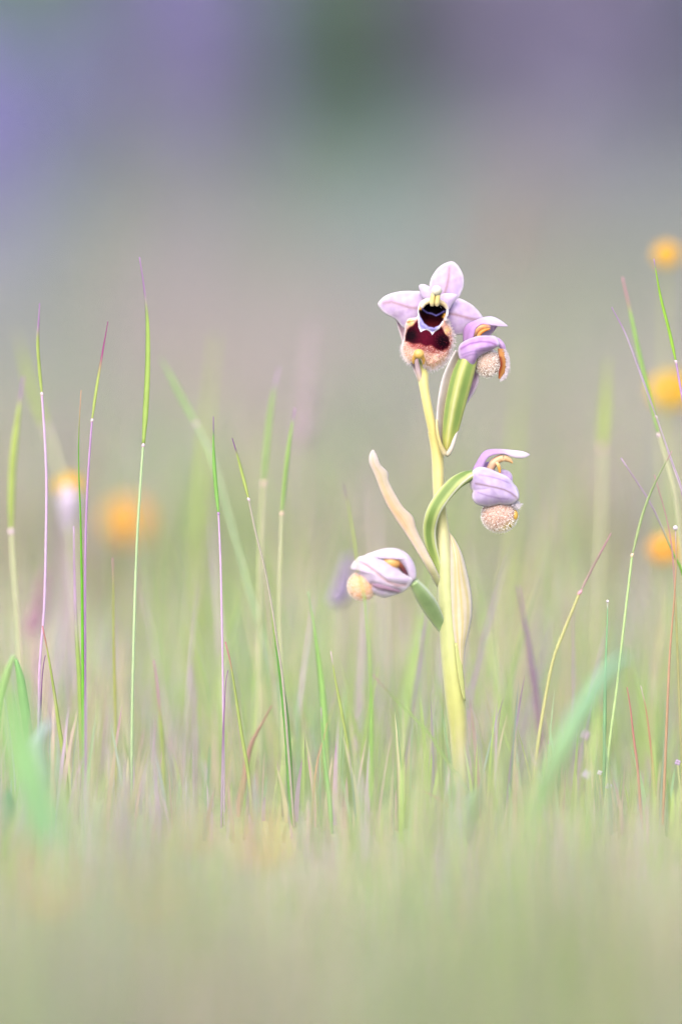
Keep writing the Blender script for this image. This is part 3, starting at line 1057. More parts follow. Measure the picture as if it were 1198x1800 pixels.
tag(m.build('bract', M_BRACT, orchid, foot, solid=0.0003), 'pink bract behind the open flower')
m = MB()
tube_px(m, [(731, 632, 1.6, 3.5), (734, 648, 1.4, 4.5), (737, 662, 1.1, 5), (740, 672, .8, 5)], [A(238, 206, 220), A(240, 212, 222), A(240, 216, 205), A(236, 220, 170)], 10, 16)
m.build('bract_tip', M_BRACT, orchid, foot)

m = MB()
patch(m, [(776, 532), (764, 522), (755, 507), (757, 491), (763, 480), (771, 470), (782, 463), (794, 460), (802, 465), (809, 475), (814, 488), (814, 503), (810, 514), (803, 526), (790, 534)],
      sepal_col([[(789, 470), (788, 487), (785, 503), (781, 515)]]), None, -4.0, 1.2, (0, .02), 18, 64, wav=.15)
m.build('sepal', M_PETAL, fl1, foot, solid=0.00035)
m = MB()
patch(m, [(664, 536), (668, 528), (676, 521), (688, 516), (706, 512.5), (724, 512), (742, 514), (752, 528), (752, 552), (742, 572), (726, 580), (708, 575), (702, 568), (694, 560), (682, 554), (672, 547)],
      sepal_col([[(674, 533), (688, 531), (702, 535), (720, 541), (740, 542)]]), (715, 541), -3.5, 1.6, (.02, 0), 18, 72, wav=.2)
m.build('sepal', M_PETAL, fl1, foot, solid=0.00035)
m = MB()
patch(m, [(775, 525), (790, 521), (804, 524), (820, 531), (832, 539), (842, 550), (849, 562), (843, 575), (830, 583), (814, 587), (798, 588), (784, 582), (772, 560)],
      sepal_col([[(786, 551), (800, 553), (815, 557), (830, 561), (840, 562)]]), (806, 555), -3.5, 1.6, (-.02, 0), 18, 72, wav=.2)
m.build('sepal', M_PETAL, fl1, foot, solid=0.00035)
pc = sepal_col([], A(230, 212, 244), A(210, 184, 240))
m = MB()
patch(m, [(757, 534), (744, 524), (739, 514), (736, 503), (741, 500), (750, 502), (758, 508), (766, 516), (768, 528)], pc, None, -.5, .8, (0, .02), 10, 40)
m.build('petal', M_PETAL, fl1, foot, solid=0.0003)
m = MB()
patch(m, [(770, 530), (776, 518), (786, 516), (796, 516.5), (803, 519), (800, 526), (794, 535), (788, 545), (782, 546), (774, 540)], pc, None, -.3, .8, (0, .02), 10, 40)
m.build('petal', M_PETAL, fl1, foot, solid=0.0003)

# lip
LIP = [(735, 541), (740, 530), (750, 525), (764, 525), (777, 529), (786, 538), (787, 550), (784, 562), (790, 572), (795, 584), (796, 600), (792, 617), (785, 633), (774, 644), (762, 650), (751, 649), (743, 641), (738, 630),
       (729, 630), (721, 639), (713, 635), (706, 622), (705, 609), (709, 597), (711, 584), (712, 571), (717, 561), (727, 559), (734, 556)]
THROAT = [(737, 540), (742, 534), (752, 532), (766, 533), (778, 537), (784, 543), (784, 552), (779, 564), (772, 573), (762, 577), (752, 575), (744, 569), (738, 558), (736, 548)]
SPEC_O = [(735, 548), (735, 560), (735, 575), (739, 584), (744, 581), (750, 579), (755, 582), (759, 589), (764, 582), (771, 577), (777, 569), (783, 556), (786, 544)]
DARKF = [(731, 565), (735, 561), (740, 566), (760, 575), (772, 572), (777, 576), (782, 585), (788, 592), (789, 604), (785, 612), (776, 617), (766, 614), (757, 607), (748, 609), (738, 604), (727, 605), (719, 602), (712, 601), (712, 590), (716, 579), (723, 571)]
REDF = [(720, 598), (790, 598), (788, 612), (776, 622), (760, 622), (745, 617), (725, 612), (716, 606)]


def lip_col(x, y, r):
    nz = 0.5 + 0.5 * math.sin(x * 1.7 + 3 * math.sin(y * .9)) * math.sin(y * 1.3 + x * .4)
    c = np.array(A(242, 206, 184)) * (0.85 + .3 * nz)
    c = c + (np.array(A(220, 150, 140)) - c) * float(sstep(632, 608, y)) * .7
    c = c + (np.array(A(246, 228, 234)) - c) * float(sstep(.86, 1, r)) * .8
    rd = soft_in(x, y, REDF, 4.0)
    c = c + (np.array(A(140, 24, 44)) - c) * rd * (.55 + .45 * nz)
    dk = soft_in(x, y, DARKF, 2.2)
    lobe = max(math.exp(-(((x - 722) / 12) ** 2 + ((y - 590) / 14) ** 2)), math.exp(-(((x - 777) / 13) ** 2 + ((y - 600) / 15) ** 2)))
    lobe = min(1.0, 1.15 * lobe ** 0.7)
    dcol = np.array(A(76, 2, 28)) * (1 - lobe) + np.array(A(16, 1, 10)) * lobe
    c = c + (dcol - c) * dk
    for cx, cy, rx, ry in ((721, 567, 5.5, 5.5), (787, 581, 5.5, 7)):
        k = float(sstep(1.5, .5, math.hypot((x - cx) / rx, (y - cy) / ry)))
        c = c + (np.array(A(236, 190, 130)) - c) * k
    sp = soft_in(x, y, SPEC_O, 0.8)
    if sp > 0:
        de = seg_dist(x, y, SPEC_O)
        scol = np.array(A(150, 146, 214)) + (np.array(A(232, 228, 246)) - A(150, 146, 214)) * math.exp(-(de / 2.0) ** 2)
        c = c + (scol - c) * sp
    if y < 560:
        k = float(sstep(541, 536, y))
        c = c + (np.array(A(240, 226, 200)) - c) * k
        if x < 737 or x > 784:
            c = np.array(A(242, 232, 246))
    th = soft_in(x, y, THROAT, 0.9)
    tcol = np.array(A(34, 4, 10)) * float(sstep(548, 556, y)) + np.array(A(18, 4, 8)) * (1 - float(sstep(548, 556, y)))
    tcol = tcol + (np.array(A(56, 10, 14)) - tcol) * float(sstep(560, 576, y))
    dl = seg_dist(x, y, [(739, 540), (744, 546), (750, 550), (758, 551), (766, 555), (773, 552), (781, 547)])
    tcol = tcol + (np.array(A(140, 130, 226)) - tcol) * math.exp(-(dl / 1.15) ** 2) * .9
    for px_, py_ in ((740, 538), (738, 542), (782, 553), (780, 557)):
        tcol = tcol + (np.array(A(230, 170, 70)) - tcol) * math.exp(-(math.hypot(x - px_, y - py_) / 2) ** 2)
    c = c + (tcol - c) * th
    return np.clip(c, 0, 1)


def lip_depth(x, y, r):
    b = 2.2 * math.exp(-(((x - 752) / 36) ** 2 + ((y - 606) / 32) ** 2))
    th = math.exp(-(((x - 761) / 17) ** 4 + ((y - 551) / 16) ** 4))
    sh = .5 * math.exp(-(((x - 720) / 10) ** 2 + ((y - 570) / 9) ** 2)) + .5 * math.exp(-(((x - 787) / 10) ** 2 + ((y - 580) / 9) ** 2))
    rim = .9 * math.exp(-((math.hypot((x - 761) / 24, (y - 553) / 24) - 1) / .18) ** 2)
    low = -1.5 * sstep(.75, 1, r) * (1 if y > 565 else .3)
    return b - 3.2 * th + sh + rim + low


m = MB()
lg = patch(m, LIP, lip_col, (755, 592), 1.2, 0.0, (0, 0), 74, 190, lip_depth)
m.build('lip', M_LIP, fl1, foot, solid=0.0004)


def hairs(pts, dirs, length, col, w=0.00015):
    """tapered flat hairs"""
    m_ = MB()
    N_ = len(pts)
    v = np.zeros((N_, 4, 3))
    L_ = np.asarray(length)[:, None]
    side = np.cross(dirs, np.array(FWD))
    side /= np.linalg.norm(side, axis=1)[:, None] + 1e-9
    drop = np.array((0, 0, -0.25))
    v[:, 0] = pts - side * w / 2
    v[:, 1] = pts + side * w / 2
    v[:, 2] = pts + dirs * L_ * .6 + side * w * .35
    v[:, 3] = pts + (dirs + drop * .4) * L_
    f = []
    for i in range(N_):
        f += [(4 * i, 4 * i + 1, 4 * i + 2), (4 * i, 4 * i + 2, 4 * i + 3)]
    m_.add(v.reshape(-1, 3), f, np.repeat(np.asarray(col), 4, 0))
    return m_


out = -np.array(FWD)
ctr_l = P(755, 595, 0.002)
hp, hd, hl, hc = [], [], [], []
R_, Sg = lg.shape[:2]
for q in range(4600):
    i = int(R_ * min(0.999, rng.random() ** 0.45))
    j = int(rng.integers(0, Sg))
    p = lg[i, j]
    rel = p - np.array(CAM)
    zz = rel @ np.array(FWD)
    x = 599 + (rel @ np.array(RIGHT)) / zz * D / S
    y = 900 - (rel @ np.array(UP)) / zz * D / S
    if y < 560 and x > 731 and x < 790:
        continue
    rr = i / R_
    inside = soft_in(x, y, DARKF, 2.0)
    if soft_in(x, y, SPEC_O, .5) > .3 or (inside > .6 and rng.random() < .9):
        continue
    if 727 < x < 746 and 612 < y < 640:
        continue
    rad = p - ctr_l
    rad /= np.linalg.norm(rad)
    dv = rad * (0.5 + rr * .9) + out * (1.1 - rr * .8) + rng.normal(0, .22, 3)
    dv /= np.linalg.norm(dv)
    hp.append(p - dv * .0001)
    hd.append(dv)
    hl.append(rng.uniform(.5, 1.0) * (0.0009 + 0.0005 * sstep(.8, 1, rr)))
    if rr > .86:
        cl = A(246, 234, 244)
    elif y < 585:
        cl = A(226, 196, 186)
    else:
        cl = A(252, 230, 232, 1.3) if rng.random() < .6 else A(206, 110, 110)
    if inside > .4:
        cl = A(140, 40, 56)
    hc.append(cl * rng.uniform(.85, 1.1))
tag(hairs(np.array(hp), np.array(hd), np.array(hl), np.array(hc)).build('lip_hair', M_HAIR, fl1, foot, smooth=False), kind='stuff')

# column and appendage
m = MB()
e1, e2, e3 = np.array(RIGHT) * S, np.array(UP) * S, out * S
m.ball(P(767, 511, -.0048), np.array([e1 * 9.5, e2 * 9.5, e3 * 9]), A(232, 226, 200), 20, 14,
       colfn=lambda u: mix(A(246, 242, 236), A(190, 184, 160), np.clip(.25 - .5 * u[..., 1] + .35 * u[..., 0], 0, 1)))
for dx in (-5.2, 3.6):
    tube_px(m, [(766 + dx, 516, 4.6, 4.2), (765 + dx, 524, 4.8, 4.2), (764 + dx, 532, 4.6, 4.4), (764 + dx, 537, 4.2, 3.2)], [A(240, 226, 170), A(244, 220, 140), A(246, 228, 170), A(248, 226, 196)], 10, 16)
tube_px(m, [(764, 515, 3.2, 6), (763, 524, 3, 7), (762, 533, 2.2, 8)], [A(226, 190, 110), A(220, 176, 90), A(236, 200, 120)], 10, 10)
tube_px(m, [(741, 540, 1.6, 3), (747, 533, 2, 3.6), (757, 529, 2, 4), (770, 530, 2, 4), (781, 536, 1.8, 3.4), (786, 544, 1.4, 3)], [A(246, 238, 240), A(242, 224, 190), A(240, 222, 180), A(240, 214, 170), A(240, 218, 180), A(244, 236, 244)], 10, 24)
m.build('column', M_WAX, fl1, foot)
m = MB()
m.ball(P(735.5, 622, -.0058), np.array([e1 * 9.5, e2 * 8.5, e3 * 7]), A(234, 190, 110), 16, 12)
tube_px(m, [(729, 625, 5.2, 4), (726.5, 632, 4.6, 3), (726, 639, 4, 1.5)], A(238, 186, 96), 8, 10)
tube_px(m, [(741, 626, 5.2, 4), (744, 633, 4.6, 3), (743.5, 640, 4, 1.5)], A(238, 186, 96), 8, 10)
m.build('appendage', M_WAX, fl1, foot)


# =========== woolly lips of the half closed flowers
def woolly(parent, c, rx, ry, rz, col1, col2, hair, n_h=1500, dep=0.0, hl_=0.00055, yel=None, tipd=(0.2, -1)):
    m_ = MB()
    cc_ = P(c[0], c[1], -dep * MM)
    ax = np.array([e1 * rx, e2 * ry, e3 * rz])

    def cf(u):
        k = .5 + .5 * np.sin(u[..., 0] * 19 + 5 * np.sin(u[..., 1] * 13)) * np.sin(u[..., 2] * 17 + u[..., 1] * 9)
        q = mix(col1, col2, k)
        if yel is not None:
            w = sstep(.45, .95, u[..., 0] * tipd[0] + u[..., 1] * tipd[1])
            q = mix(q, yel, 1.0)  * w[..., None] + q * (1 - w[..., None])
        return q
    m_.ball(cc_, ax, col1, 40, 30, cf)
    o_ = m_.build('lip', M_LIP, parent, foot)
    u = rng.normal(0, 1, (n_h, 3))
    u /= np.linalg.norm(u, axis=1)[:, None]
    u = u[u[:, 2] > -.5]
    pts = cc_ + u @ ax
    nr = (u / np.array([rx, ry, rz])) @ (np.array([e1, e2, e3]) / S)
    nr /= np.linalg.norm(nr, axis=1)[:, None]
    dv = nr + rng.normal(0, .45, nr.shape)
    dv /= np.linalg.norm(dv, axis=1)[:, None]
    cols = np.array([hair * rng.uniform(.8, 1.1) for _ in range(len(u))])
    tag(hairs(pts - dv * .00008, dv, rng.uniform(.5, 1, len(u)) * hl_, cols).build('lip_hair', M_HAIR, parent, foot, smooth=False), kind='stuff')
    return o_


# =========== flower two
m = MB()
tube_px(m, [(785, 797, 1.2, 5), (788, 775, 2, 11), (794, 740, 2.6, 15), (801, 705, 3, 17), (811, 665, 3, 18), (820, 638, 2.4, 16), (828, 612, 1, 12)],
        [A(230, 218, 110), A(226, 216, 110), A(206, 208, 110), A(180, 196, 100), A(164, 188, 96), A(150, 176, 86), A(170, 170, 120)], 32, 60,
        ridge(A(132, 158, 84), A(174, 182, 108), A(204, 204, 156), 4, 0.9, .3), (4, .10, .9))
fl2 = m.build('flower', M_STEM, orchid, foot)
tag(fl2, 'half open purple flower seen from the side, pressed against the open flower')
m = MB()


def br2(u, s, x, y):
    c = pinterp(s, [(0, A(246, 238, 242)), (.12, A(244, 232, 226)), (.3, A(236, 222, 180)), (.6, A(226, 214, 170)), (.8, A(236, 204, 214)), (.93, A(230, 196, 236)), (1, A(240, 224, 242))])
    lowc = pinterp(s, [(0, A(236, 222, 170)), (.5, A(228, 216, 110)), (1, A(236, 226, 214))])
    k = float(sstep(.72, 1, u))
    return c * (1 - k) + lowc * k


ruled(m, [(800, 616, 1.5), (787, 640, 1.8), (776, 668, 2), (770, 700, 2.2), (767, 730, 2.4), (768, 758, 2.4), (773, 780, 2), (782, 800, 1)],
      [(836, 620, -1), (842, 645, -.5), (840, 672, 0), (831, 692, .4), (818, 712, .8), (808, 738, 1), (801, 766, 1.2), (788, 801, 1)], br2, -2.2, 46, 15)
tube_px(m, [(767, 738, 3, 1.2), (768, 758, 3.6, 1.8), (773, 780, 3.8, 2.4), (783, 799, 3.2, 4.2), (792, 789, 3.6, 3), (800, 766, 3.2, 2.2), (807, 740, 2.2, 1.2)], [A(240, 226, 190), A(238, 222, 160), A(234, 218, 150), A(238, 226, 196), A(240, 230, 222), A(240, 230, 226), A(240, 226, 230)], 8, 40)
tag(m.build('bract', M_BRACT, orchid, foot, solid=0.0003), 'cream and pink bract cupping a green ovary')

m = MB()   # dorsal sepal: a hood, the white highlight on top put into its colour
ruled(m, [(814, 604, -1.5), (814, 584, -1.5), (820, 571, -1.2), (836, 563, -1), (850, 558, -1), (864, 557, -1), (878, 563, -1), (891, 573, -1)],
      [(826, 608, 1.5), (832, 590, 2), (836, 577, 2.2), (846, 570, 2), (858, 571, 1.6), (870, 573, .8), (880, 574, 0), (891.5, 573.5, -1)],
      lambda u, s, x, y: mix(A(206, 160, 226), A(242, 232, 250), float(sstep(.25, .75, u) * (1 - .5 * s))) * (1 - .1 * math.exp(-((s - .5) / .08) ** 2)), .8, 40, 11)
m.build('sepal', M_PETAL, fl2, foot, solid=0.0003)
m = MB()   # back half of the hood
ruled(m, [(836, 566, -1.4), (850, 560, -1.6), (864, 558, -2), (876, 563, -2)], [(848, 600, -2.5), (858, 592, -2.5), (866, 583, -2.5), (876, 570, -2)],
      lambda u, s, x, y: np.array(A(228, 200, 240)), -1, 16, 7)
m.build('petal', M_PETAL, fl2, foot, solid=0.0003)
m = MB()
patch(m, [(805, 619), (807, 608), (816, 600), (828, 595), (842, 591), (858, 590.5), (870, 592), (876, 600), (877, 606), (870, 611), (858, 617), (847, 622), (838, 629), (832, 640), (825, 642), (814, 636), (807, 629)],
      sepal_col([[(810, 613), (825, 605), (845, 601), (860, 602), (870, 606)]], A(218, 186, 238), A(190, 140, 220), A(240, 228, 250), 1.6, A(160, 100, 170),
                [[(810, 624), (828, 618), (845, 616), (856, 615)], [(812, 630), (825, 624), (836, 622)]]), (835, 612), 3.4, 2.6, (.01, .02), 18, 72,
      wav=.25)
m.build('sepal', M_PETAL, fl2, foot, solid=0.0003)
m = MB()
patch(m, [(872, 594), (880, 598), (886, 606), (888, 615), (884, 616), (879, 612), (875, 606)], sepal_col([], A(224, 190, 240), A(186, 130, 216)), None, .5, .6, (0, 0), 8, 32)
m.build('sepal', M_PETAL, fl2, foot, solid=0.0003)
m = MB()
tube_px(m, [(829, 594, .5, 5), (834, 583, 1, 6), (842, 576, 1.2, 6), (852, 574, 1.2, 5.5), (860, 575, 1, 4)], [A(226, 180, 150), A(232, 176, 140), A(236, 170, 120), A(232, 160, 110), A(190, 150, 150)], 12, 24)
tube_px(m, [(840, 592, 1.5, 3.5), (844, 585, 1.6, 3.6), (852, 580, 1.6, 3), (860, 578, 1.4, 2)], [A(240, 170, 100), A(240, 150, 70), A(240, 150, 60), A(240, 160, 90)], 10, 16)
m.build('column', M_WAX, fl2, foot)
woolly(fl2, (856, 638), 23, 25, 20, A(170, 136, 122), A(224, 202, 192), A(254, 248, 250, 1.35), 1700, 0.5, .00065)
m = MB()   # orange mouth and fringe of the lip
ruled(m, [(874, 613, 2), (876, 626, 2.4), (879, 640, 2.2), (876, 652, 1.8), (875, 664, 1.2)], [(884, 613, 1), (887, 626, .8), (888, 640, .6), (886, 654, .6), (877, 667, .8)],
      lambda u, s, x, y: mix(A(150, 60, 36), A(232, 160, 84), float(sstep(.1, .7, s + .3 * (u < .25)))), .6, 26, 9)
m.build('lip_mouth', M_WAX, fl2, foot, solid=0.0003)
pts, dvs = [], []
edge = cat(np.array([(883, 614), (887, 622), (890, 634), (890, 646), (887, 658), (879, 667)], float), 60)
for q in range(900):
    k_ = edge[rng.integers(0, 60)]
    pts.append(P(k_[0] + rng.normal(0, 1.6), k_[1] + rng.normal(0, 1), -.0005 + rng.normal(0, .0006)))
    dv = e1 / S * rng.uniform(.4, 1) + e3 / S * rng.uniform(-.6, .9) - e2 / S * rng.uniform(-.2, .8)
    dvs.append(dv / np.linalg.norm(dv))
tag(hairs(np.array(pts), np.array(dvs), rng.uniform(.0004, .0008, 900), np.tile(A(246, 234, 246), (900, 1))).build('fringe_hair', M_HAIR, fl2, foot, smooth=False), kind='stuff')

# =========== flower three
m = MB()
tube_px(m, [(774, 1012, 0.6, 5), (765, 982, 1.0, 8.5), (757, 954, 2, 10.5), (755, 928, 3, 11.5), (761, 902, 4.5, 12), (776, 877, 4.6, 12.5), (796, 854, 4.2, 12.5), (815, 841, 3.4, 11.5), (834, 834, 2.4, 9)],
        [A(205, 212, 150), A(190, 206, 120), A(180, 204, 110), A(180, 204, 110), A(180, 204, 110), A(180, 204, 110), A(180, 200, 110), A(178, 196, 110), A(200, 200, 160)], 32, 70,
        ridge(A(116, 142, 76), A(184, 196, 128), A(238, 234, 226), 3, 2.2, .4), (3, .13, 2.2))
fl3 = m.build('flower', M_STEM, orchid, foot)
tag(fl3, 'nodding lilac flower on an arched green ovary')
m = MB()
ruled(m, [(830, 826, 1.5), (841, 806, 1.5), (847, 797, 1.4), (857, 791, 1.2), (880, 790, 1), (903, 792, 1), (918, 794, .8), (930, 799, .6)],
      [(846, 826, 2.5), (852, 812, 2.6), (859, 803, 2.6), (870, 799, 2.4), (886, 798, 2), (902, 804, 1.6), (920, 805, 1.2), (930, 799.5, .6)],
      lambda u, s, x, y: mix(A(212, 176, 232), A(242, 230, 250), float(sstep(.35, .8, u))) * (1 - .12 * math.exp(-((s - .5) / .1) ** 2)), 1.0, 50, 11)
m.build('sepal', M_PETAL, fl3, foot, solid=0.0003)
m = MB()
ruled(m, [(846, 818, -.5), (856, 812, -.8), (866, 818, -1)], [(850, 832, -.2), (862, 834, -.4), (872, 836, -.6)], lambda u, s, x, y: np.array(A(200, 164, 224)), .5, 12, 7)
m.build('petal', M_PETAL, fl3, foot, solid=0.0003)
m = MB()
tube_px(m, [(860, 826, .8, 6.5), (866, 815, 1, 7.5), (876, 807, 1, 7), (886, 805, 1, 6.5), (895, 809, 1, 4), (900, 814, 1, 1.5)], [A(232, 190, 160), A(236, 190, 160), A(240, 192, 150), A(244, 200, 158), A(244, 200, 150), A(236, 180, 120)], 14, 30)
tube_px(m, [(872, 813, 2, 3), (876, 820, 2.2, 3.2), (878, 831, 2, 2)], [A(248, 220, 180), A(246, 190, 110), A(240, 170, 80)], 8, 12)
m.build('column', M_WAX, fl3, foot)
woolly(fl3, (877, 905), 31.5, 31, 27, A(172, 128, 118), A(224, 196, 184), A(254, 248, 250, 1.35), 2300, -.5, .00065, A(216, 196, 96), (.55, -.8))
m = MB()
m.ball(P(904, 905, -.0008), np.array([e1 * 6, e2 * 10, e3 * 8]), A(244, 196, 84), 14, 10)
m.build('appendage', M_WAX, fl3, foot)
m = MB()   # far sepal
patch(m, [(880, 826), (893, 828), (899, 836), (900, 848), (908, 858), (911, 872), (902, 876), (884, 860), (874, 840)], sepal_col([], A(222, 196, 242), A(200, 160, 230)), None, -1.5, .8, (0, 0), 10, 40)
m.build('sepal', M_PETAL, fl3, foot, solid=0.0003)
m = MB()
patch(m, [(831, 827), (843, 821), (858, 824), (872, 830), (884, 835), (894, 841), (903, 853), (910, 867), (910, 878), (900, 885), (888, 887), (878, 885.5), (862, 889), (846, 889), (835, 884), (830, 876), (829.5, 869), (831, 863), (827, 857), (826, 848), (828, 836)],
      sepal_col([[(836, 850), (852, 853), (870, 857), (885, 861), (897, 867), (908, 876)]], A(222, 204, 244), A(204, 178, 238), A(244, 236, 252), 1.8, A(150, 120, 130),
                [[(842, 835), (860, 838), (878, 843), (893, 849)], [(840, 866), (856, 871), (874, 875), (892, 877)]]), (864, 858), 3.2, 3.0, (0, 0), 22, 84,
      dfn=lambda x, y, r: .5 * math.sin((y - 821) / 68 * 3 * math.pi) * r)
m.build('sepal', M_PETAL, fl3, foot, solid=0.0003)
pts, dvs = [], []
for q in range(260):
    pts.append(P(905 + rng.normal(0, 3.5), 888 + rng.normal(0, 3), -.0012 + rng.normal(0, .001)))
    dv = e1 / S * rng.uniform(.2, 1) + e3 / S * rng.uniform(-.3, .9) + e2 / S * rng.uniform(-.6, .8)
    dvs.append(dv / np.linalg.norm(dv))
tag(hairs(np.array(pts), np.array(dvs), rng.uniform(.0006, .0013, 260), np.tile(A(248, 238, 250), (260, 1))).build('fringe_hair', M_HAIR, fl3, foot, smooth=False), kind='stuff')

# =========== flower four: nodding towards the viewer, slightly nearer
q4 = 14.0
m = MB()
tube_px(m, [(788, 1124, -1, 5), (772, 1097, 0.5, 10), (755, 1066, 5.5, 14), (739, 1041, 10.5, 13), (726, 1022, q4, 8)], [A(190, 206, 150), A(176, 202, 146), A(172, 200, 148), A(176, 202, 150), A(204, 210, 176)], 30, 40,
        ridge(A(164, 192, 136), A(182, 206, 154), A(226, 230, 218), 3, .2, .2), (3, .13, .2))
fl4 = m.build('flower', M_STEM, orchid, foot)
tag(fl4, 'lowest lilac flower, closed like a bud and turned aside')
SEP4 = (A(236, 222, 246), A(214, 190, 236), A(248, 242, 252))
m = MB()   # far sepal and hood behind
patch(m, [(640, 978), (655, 971), (675, 965.5), (694, 965), (711, 973), (723, 987), (729, 1002), (730, 1015), (722, 1023), (706, 1024), (684, 1016), (660, 1000), (645, 988)],
      sepal_col([], *SEP4), None, q4 - 2.0, -3.4, (0, 0), 14, 56)
m.build('sepal', M_PETAL, fl4, foot, solid=0.0003)
m = MB()
patch(m, [(640, 979), (656, 971), (675, 965), (694, 964.5), (712, 972), (724, 986), (730, 1003), (729, 1019), (722, 1018), (716, 1004), (707, 991), (694, 981), (676, 976.5), (656, 977)],
      sepal_col([], *SEP4), (712, 983), q4 + 1.0, 1.2, (0, 0), 10, 64)
m.build('sepal', M_PETAL, fl4, foot, solid=0.0003)
m = MB()
m.ball(P(688, 989, -(q4 + .2) * MM), np.array([e1 * 17, e2 * 12, e3 * 12]), A(236, 180, 110), 18, 12)
tube_px(m, [(700, 985, q4 + .2, 8), (708, 997, q4, 7), (714, 1010, q4 - .4, 5)], [A(190, 110, 70), A(120, 60, 60), A(130, 80, 110)], 10, 14)  # dark tube standing in for the shadow beside the orange column
m.build('column', M_WAX, fl4, foot)
woolly(fl4, (636, 1030), 25, 25, 22, A(232, 168, 116), A(240, 196, 166), A(252, 236, 230, 1.3), 1900, q4 - .5, .0006)
m = MB()   # near sepal
patch(m, [(616, 999), (620, 990), (628, 981), (642, 977), (656, 978), (669, 983), (684, 990), (698, 1001), (712, 1011), (725, 1018), (721, 1027), (713, 1036), (702, 1043), (688, 1047), (674, 1050), (662, 1046), (650, 1038), (640, 1027), (631, 1012), (624, 1002)],
      sepal_col([[(632, 988), (645, 994), (656, 1003), (668, 1014), (682, 1023), (698, 1029), (712, 1028)]], *SEP4, 2.0, A(206, 160, 150)), (672, 1014), q4 + 1.0, 3.4, (0, 0), 20, 84,
      dfn=lambda x, y, r: -1.1 * math.exp(-(seg_dist(x, y, [(654, 1028), (672, 1034), (698, 1040)]) / 4.5) ** 2) - .5 * math.exp(-(seg_dist(x, y, [(632, 988), (656, 1003), (682, 1023), (712, 1028)]) / 3) ** 2))
m.build('sepal', M_PETAL, fl4, foot, solid=0.0003)
m = MB()
ruled(m, [(652, 1026, q4 + 3.6), (665, 1027, q4 + 3.9), (682, 1031, q4 + 3.4), (702, 1038, q4 + 2)], [(657, 1032, q4 + 3.2), (668, 1035, q4 + 3.3), (684, 1038, q4 + 2.8), (703, 1041, q4 + 1.6)],
      lambda u, s, x, y: np.array(A(206, 168, 204)), .3, 16, 5)
m.build('petal', M_PETAL, fl4, foot, solid=0.0003)


# ------------------------------------------------------------------ shrubs behind the meadow
def shrub(label, x, y, h, w, col, col2, n_leaf, leaf, name='shrub', spikes=None, gain=1.0, group='shrubs closing the meadow'):
    col, col2 = np.asarray(col) * gain, np.asarray(col2) * gain
    root = empty(name, (x, y, 0))
    tag(root, label, 'shrub', group)
    base = np.array((x, y, 0.0))
    m_ = MB()
    limbs = []
    for i in range(7):
        a = rng.uniform(0, 2 * math.pi)
        t = base + np.array((math.cos(a) * w * .33, math.sin(a) * w * .33, h * rng.uniform(.5, .85)))
        mid = base + (t - base) * .5 + np.array((0, 0, h * .08))
        m_.tube(np.array([base + np.array((rng.normal(0, .02), rng.normal(0, .02), -.02)), mid, t]), np.array([.03, .018, .006]) * h, A(120, 100, 90), 6, 8)
        limbs.append(t)
    m_.build('trunk', M_BARK, root, base)
    # clumped leaves over the whole volume, right down to the grass
    nc = 46
    cl = rng.normal(0, 1, (nc, 3))
    cl /= np.linalg.norm(cl, axis=1)[:, None]
    cl *= rng.uniform(.35, 1, (nc, 1)) ** .5
    ctr = base + np.array((0, 0, h * .5)) + cl * np.array((w * .42, w * .42, h * .44))
    cs = np.array([np.asarray(col) * (1 - k) + np.asarray(col2) * k for k in rng.random(nc)])
    idx = rng.integers(0, nc, n_leaf)
    p = ctr[idx] + rng.normal(0, 1, (n_leaf, 3)) * np.array((w * .09, w * .09, h * .08))
    p[:, 2] = np.abs(p[:, 2])
    a = rng.normal(0, 1, (n_leaf, 3))
    a /= np.linalg.norm(a, axis=1)[:, None]
    b_ = np.cross(a, rng.normal(0, 1, (n_leaf, 3)))
    b_ /= np.linalg.norm(b_, axis=1)[:, None]
    L_ = leaf * rng.uniform(.6, 1.3, (n_leaf, 1))
    v = np.stack([p - a * L_, p + b_ * L_ * .45, p + a * L_, p - b_ * L_ * .45], 1)
    c_ = np.repeat(cs[idx] * rng.uniform(.8, 1.2, (n_leaf, 1)), 4, 0)
    m_ = MB()
    m_.add(v.reshape(-1, 3), [(4 * i, 4 * i + 1, 4 * i + 2, 4 * i + 3) for i in range(n_leaf)], c_)
    m_.build('crown', M_SHRUB, root, base, smooth=False)
    if spikes is not None:
        ns, scol = spikes
        m_ = MB()
        for i in range(ns):
            a_ = rng.uniform(0, 2 * math.pi)
            r_ = w * .5 * math.sqrt(rng.random())
            q0 = base + np.array((math.cos(a_) * r_, math.sin(a_) * r_, h * rng.uniform(.35, .85)))
            q1 = q0 + np.array((math.cos(a_) * .03, math.sin(a_) * .03, rng.uniform(.06, .14)))
            m_.tube(np.array([q0, (q0 + q1) / 2, q1]), [.006, .011, .004], np.asarray(scol) * rng.uniform(.85, 1.15), 5, None)
        tag(m_.build('blossom', M_FLOR, root, base), kind='stuff')
    return root


def gx(px, y):
    """x of a ground point at world y under a photo column"""
    return (px - 599) * S / D * (y - CAM[1])


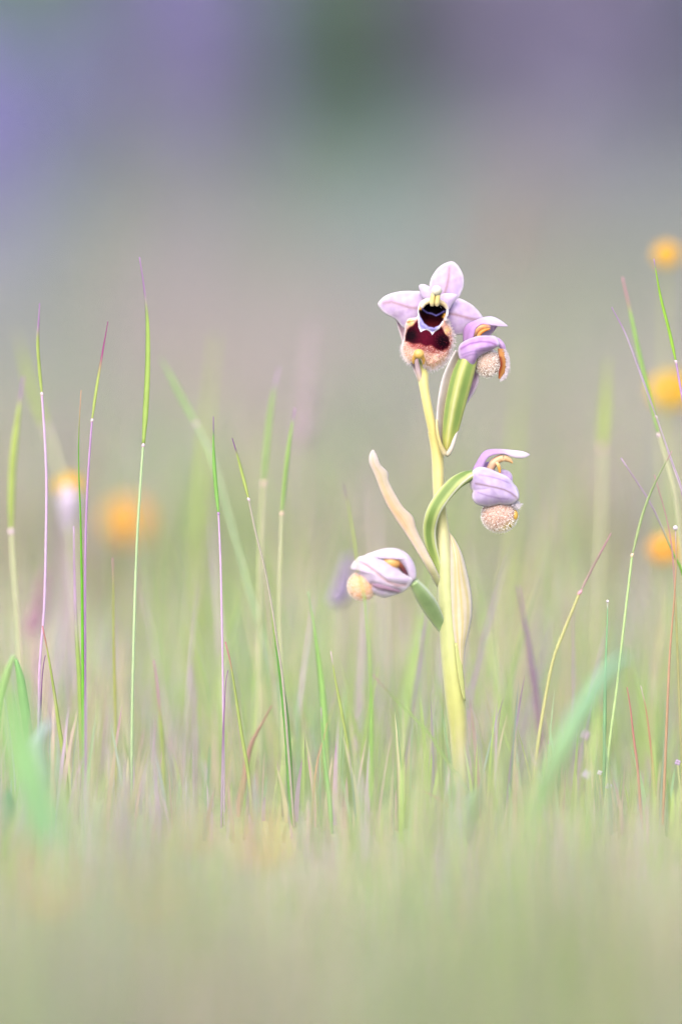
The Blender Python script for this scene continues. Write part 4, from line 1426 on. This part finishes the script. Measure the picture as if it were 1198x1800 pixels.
DG, MG, TE, BL = A(100, 128, 108), A(122, 148, 122), A(118, 156, 150), A(112, 112, 146)
LAV, LAV2 = A(150, 146, 206), A(142, 134, 186)
SHR = [
    ('dense dark green shrub far behind the orchid, darkest of the hedge', 450, 9.2, 1.5, .40, A(110, 134, 118), A(124, 150, 130), 4200, .035, None),
    ('teal green shrub far behind the open flower', 690, 9.7, 1.5, .5, TE, MG, 4600, .035, None),
    ('violet blue flowering shrub far behind, beside the dark green shrub', 325, 9.0, 1.2, .30, A(140, 134, 178), A(150, 144, 194), 3800, .03, (160, A(150, 144, 198))),
    ('mauve leafed shrub far behind the highest yellow flower', 960, 9.3, 1.4, .6, A(142, 134, 166), A(134, 132, 160), 5200, .035, None),
    ('mid green shrub beyond the tallest grass stalk', 110, 9.6, 1.5, .42, A(116, 148, 116), A(110, 138, 116), 5000, .035, None),
    ('low lavender clump before the mid green shrub, bright violet', -40, 5.6, .26, .22, A(158, 154, 206), A(168, 166, 224), 2600, .018, (220, A(176, 172, 232))),
    ('slate blue shrub at the end of the hedge', 1200, 9.6, 1.5, .5, A(122, 128, 152), A(116, 128, 142), 5000, .035, None),
    ('tall grey green bush filling the gap behind the teal shrub', 590, 11.2, 2.0, 1.3, A(124, 136, 160), A(120, 140, 150), 6500, .05, None),
    ('tall dusky bush at the back behind the violet flowering shrub', 160, 11.0, 2.0, 1.3, A(110, 134, 130), A(118, 140, 136), 6500, .05, None),
    ('tall plum tinted bush at the back behind the slate blue shrub', 1060, 11.1, 2.0, 1.4, A(128, 130, 158), A(124, 130, 154), 6500, .05, None),
]
for s_ in SHR:
    shrub(s_[0], gx(s_[1], s_[2]), s_[2], s_[3], s_[4], s_[5], s_[6], s_[7], s_[8], spikes=s_[9], gain=1.75, name='lavender_shrub' if s_[9] else 'shrub')
for i, (xx, yy) in enumerate(((-2.3, 10.2), (-3.6, 11.4), (2.4, 10.4), (3.7, 11.2))):
    shrub(('round green bush on the western end of the hedge', 'outermost green bush on the western end of the hedge', 'round green bush on the eastern end of the hedge', 'outermost green bush on the eastern end of the hedge')[i],
          xx, yy, 2.0, 1.7, DG, TE, 3500, .07)
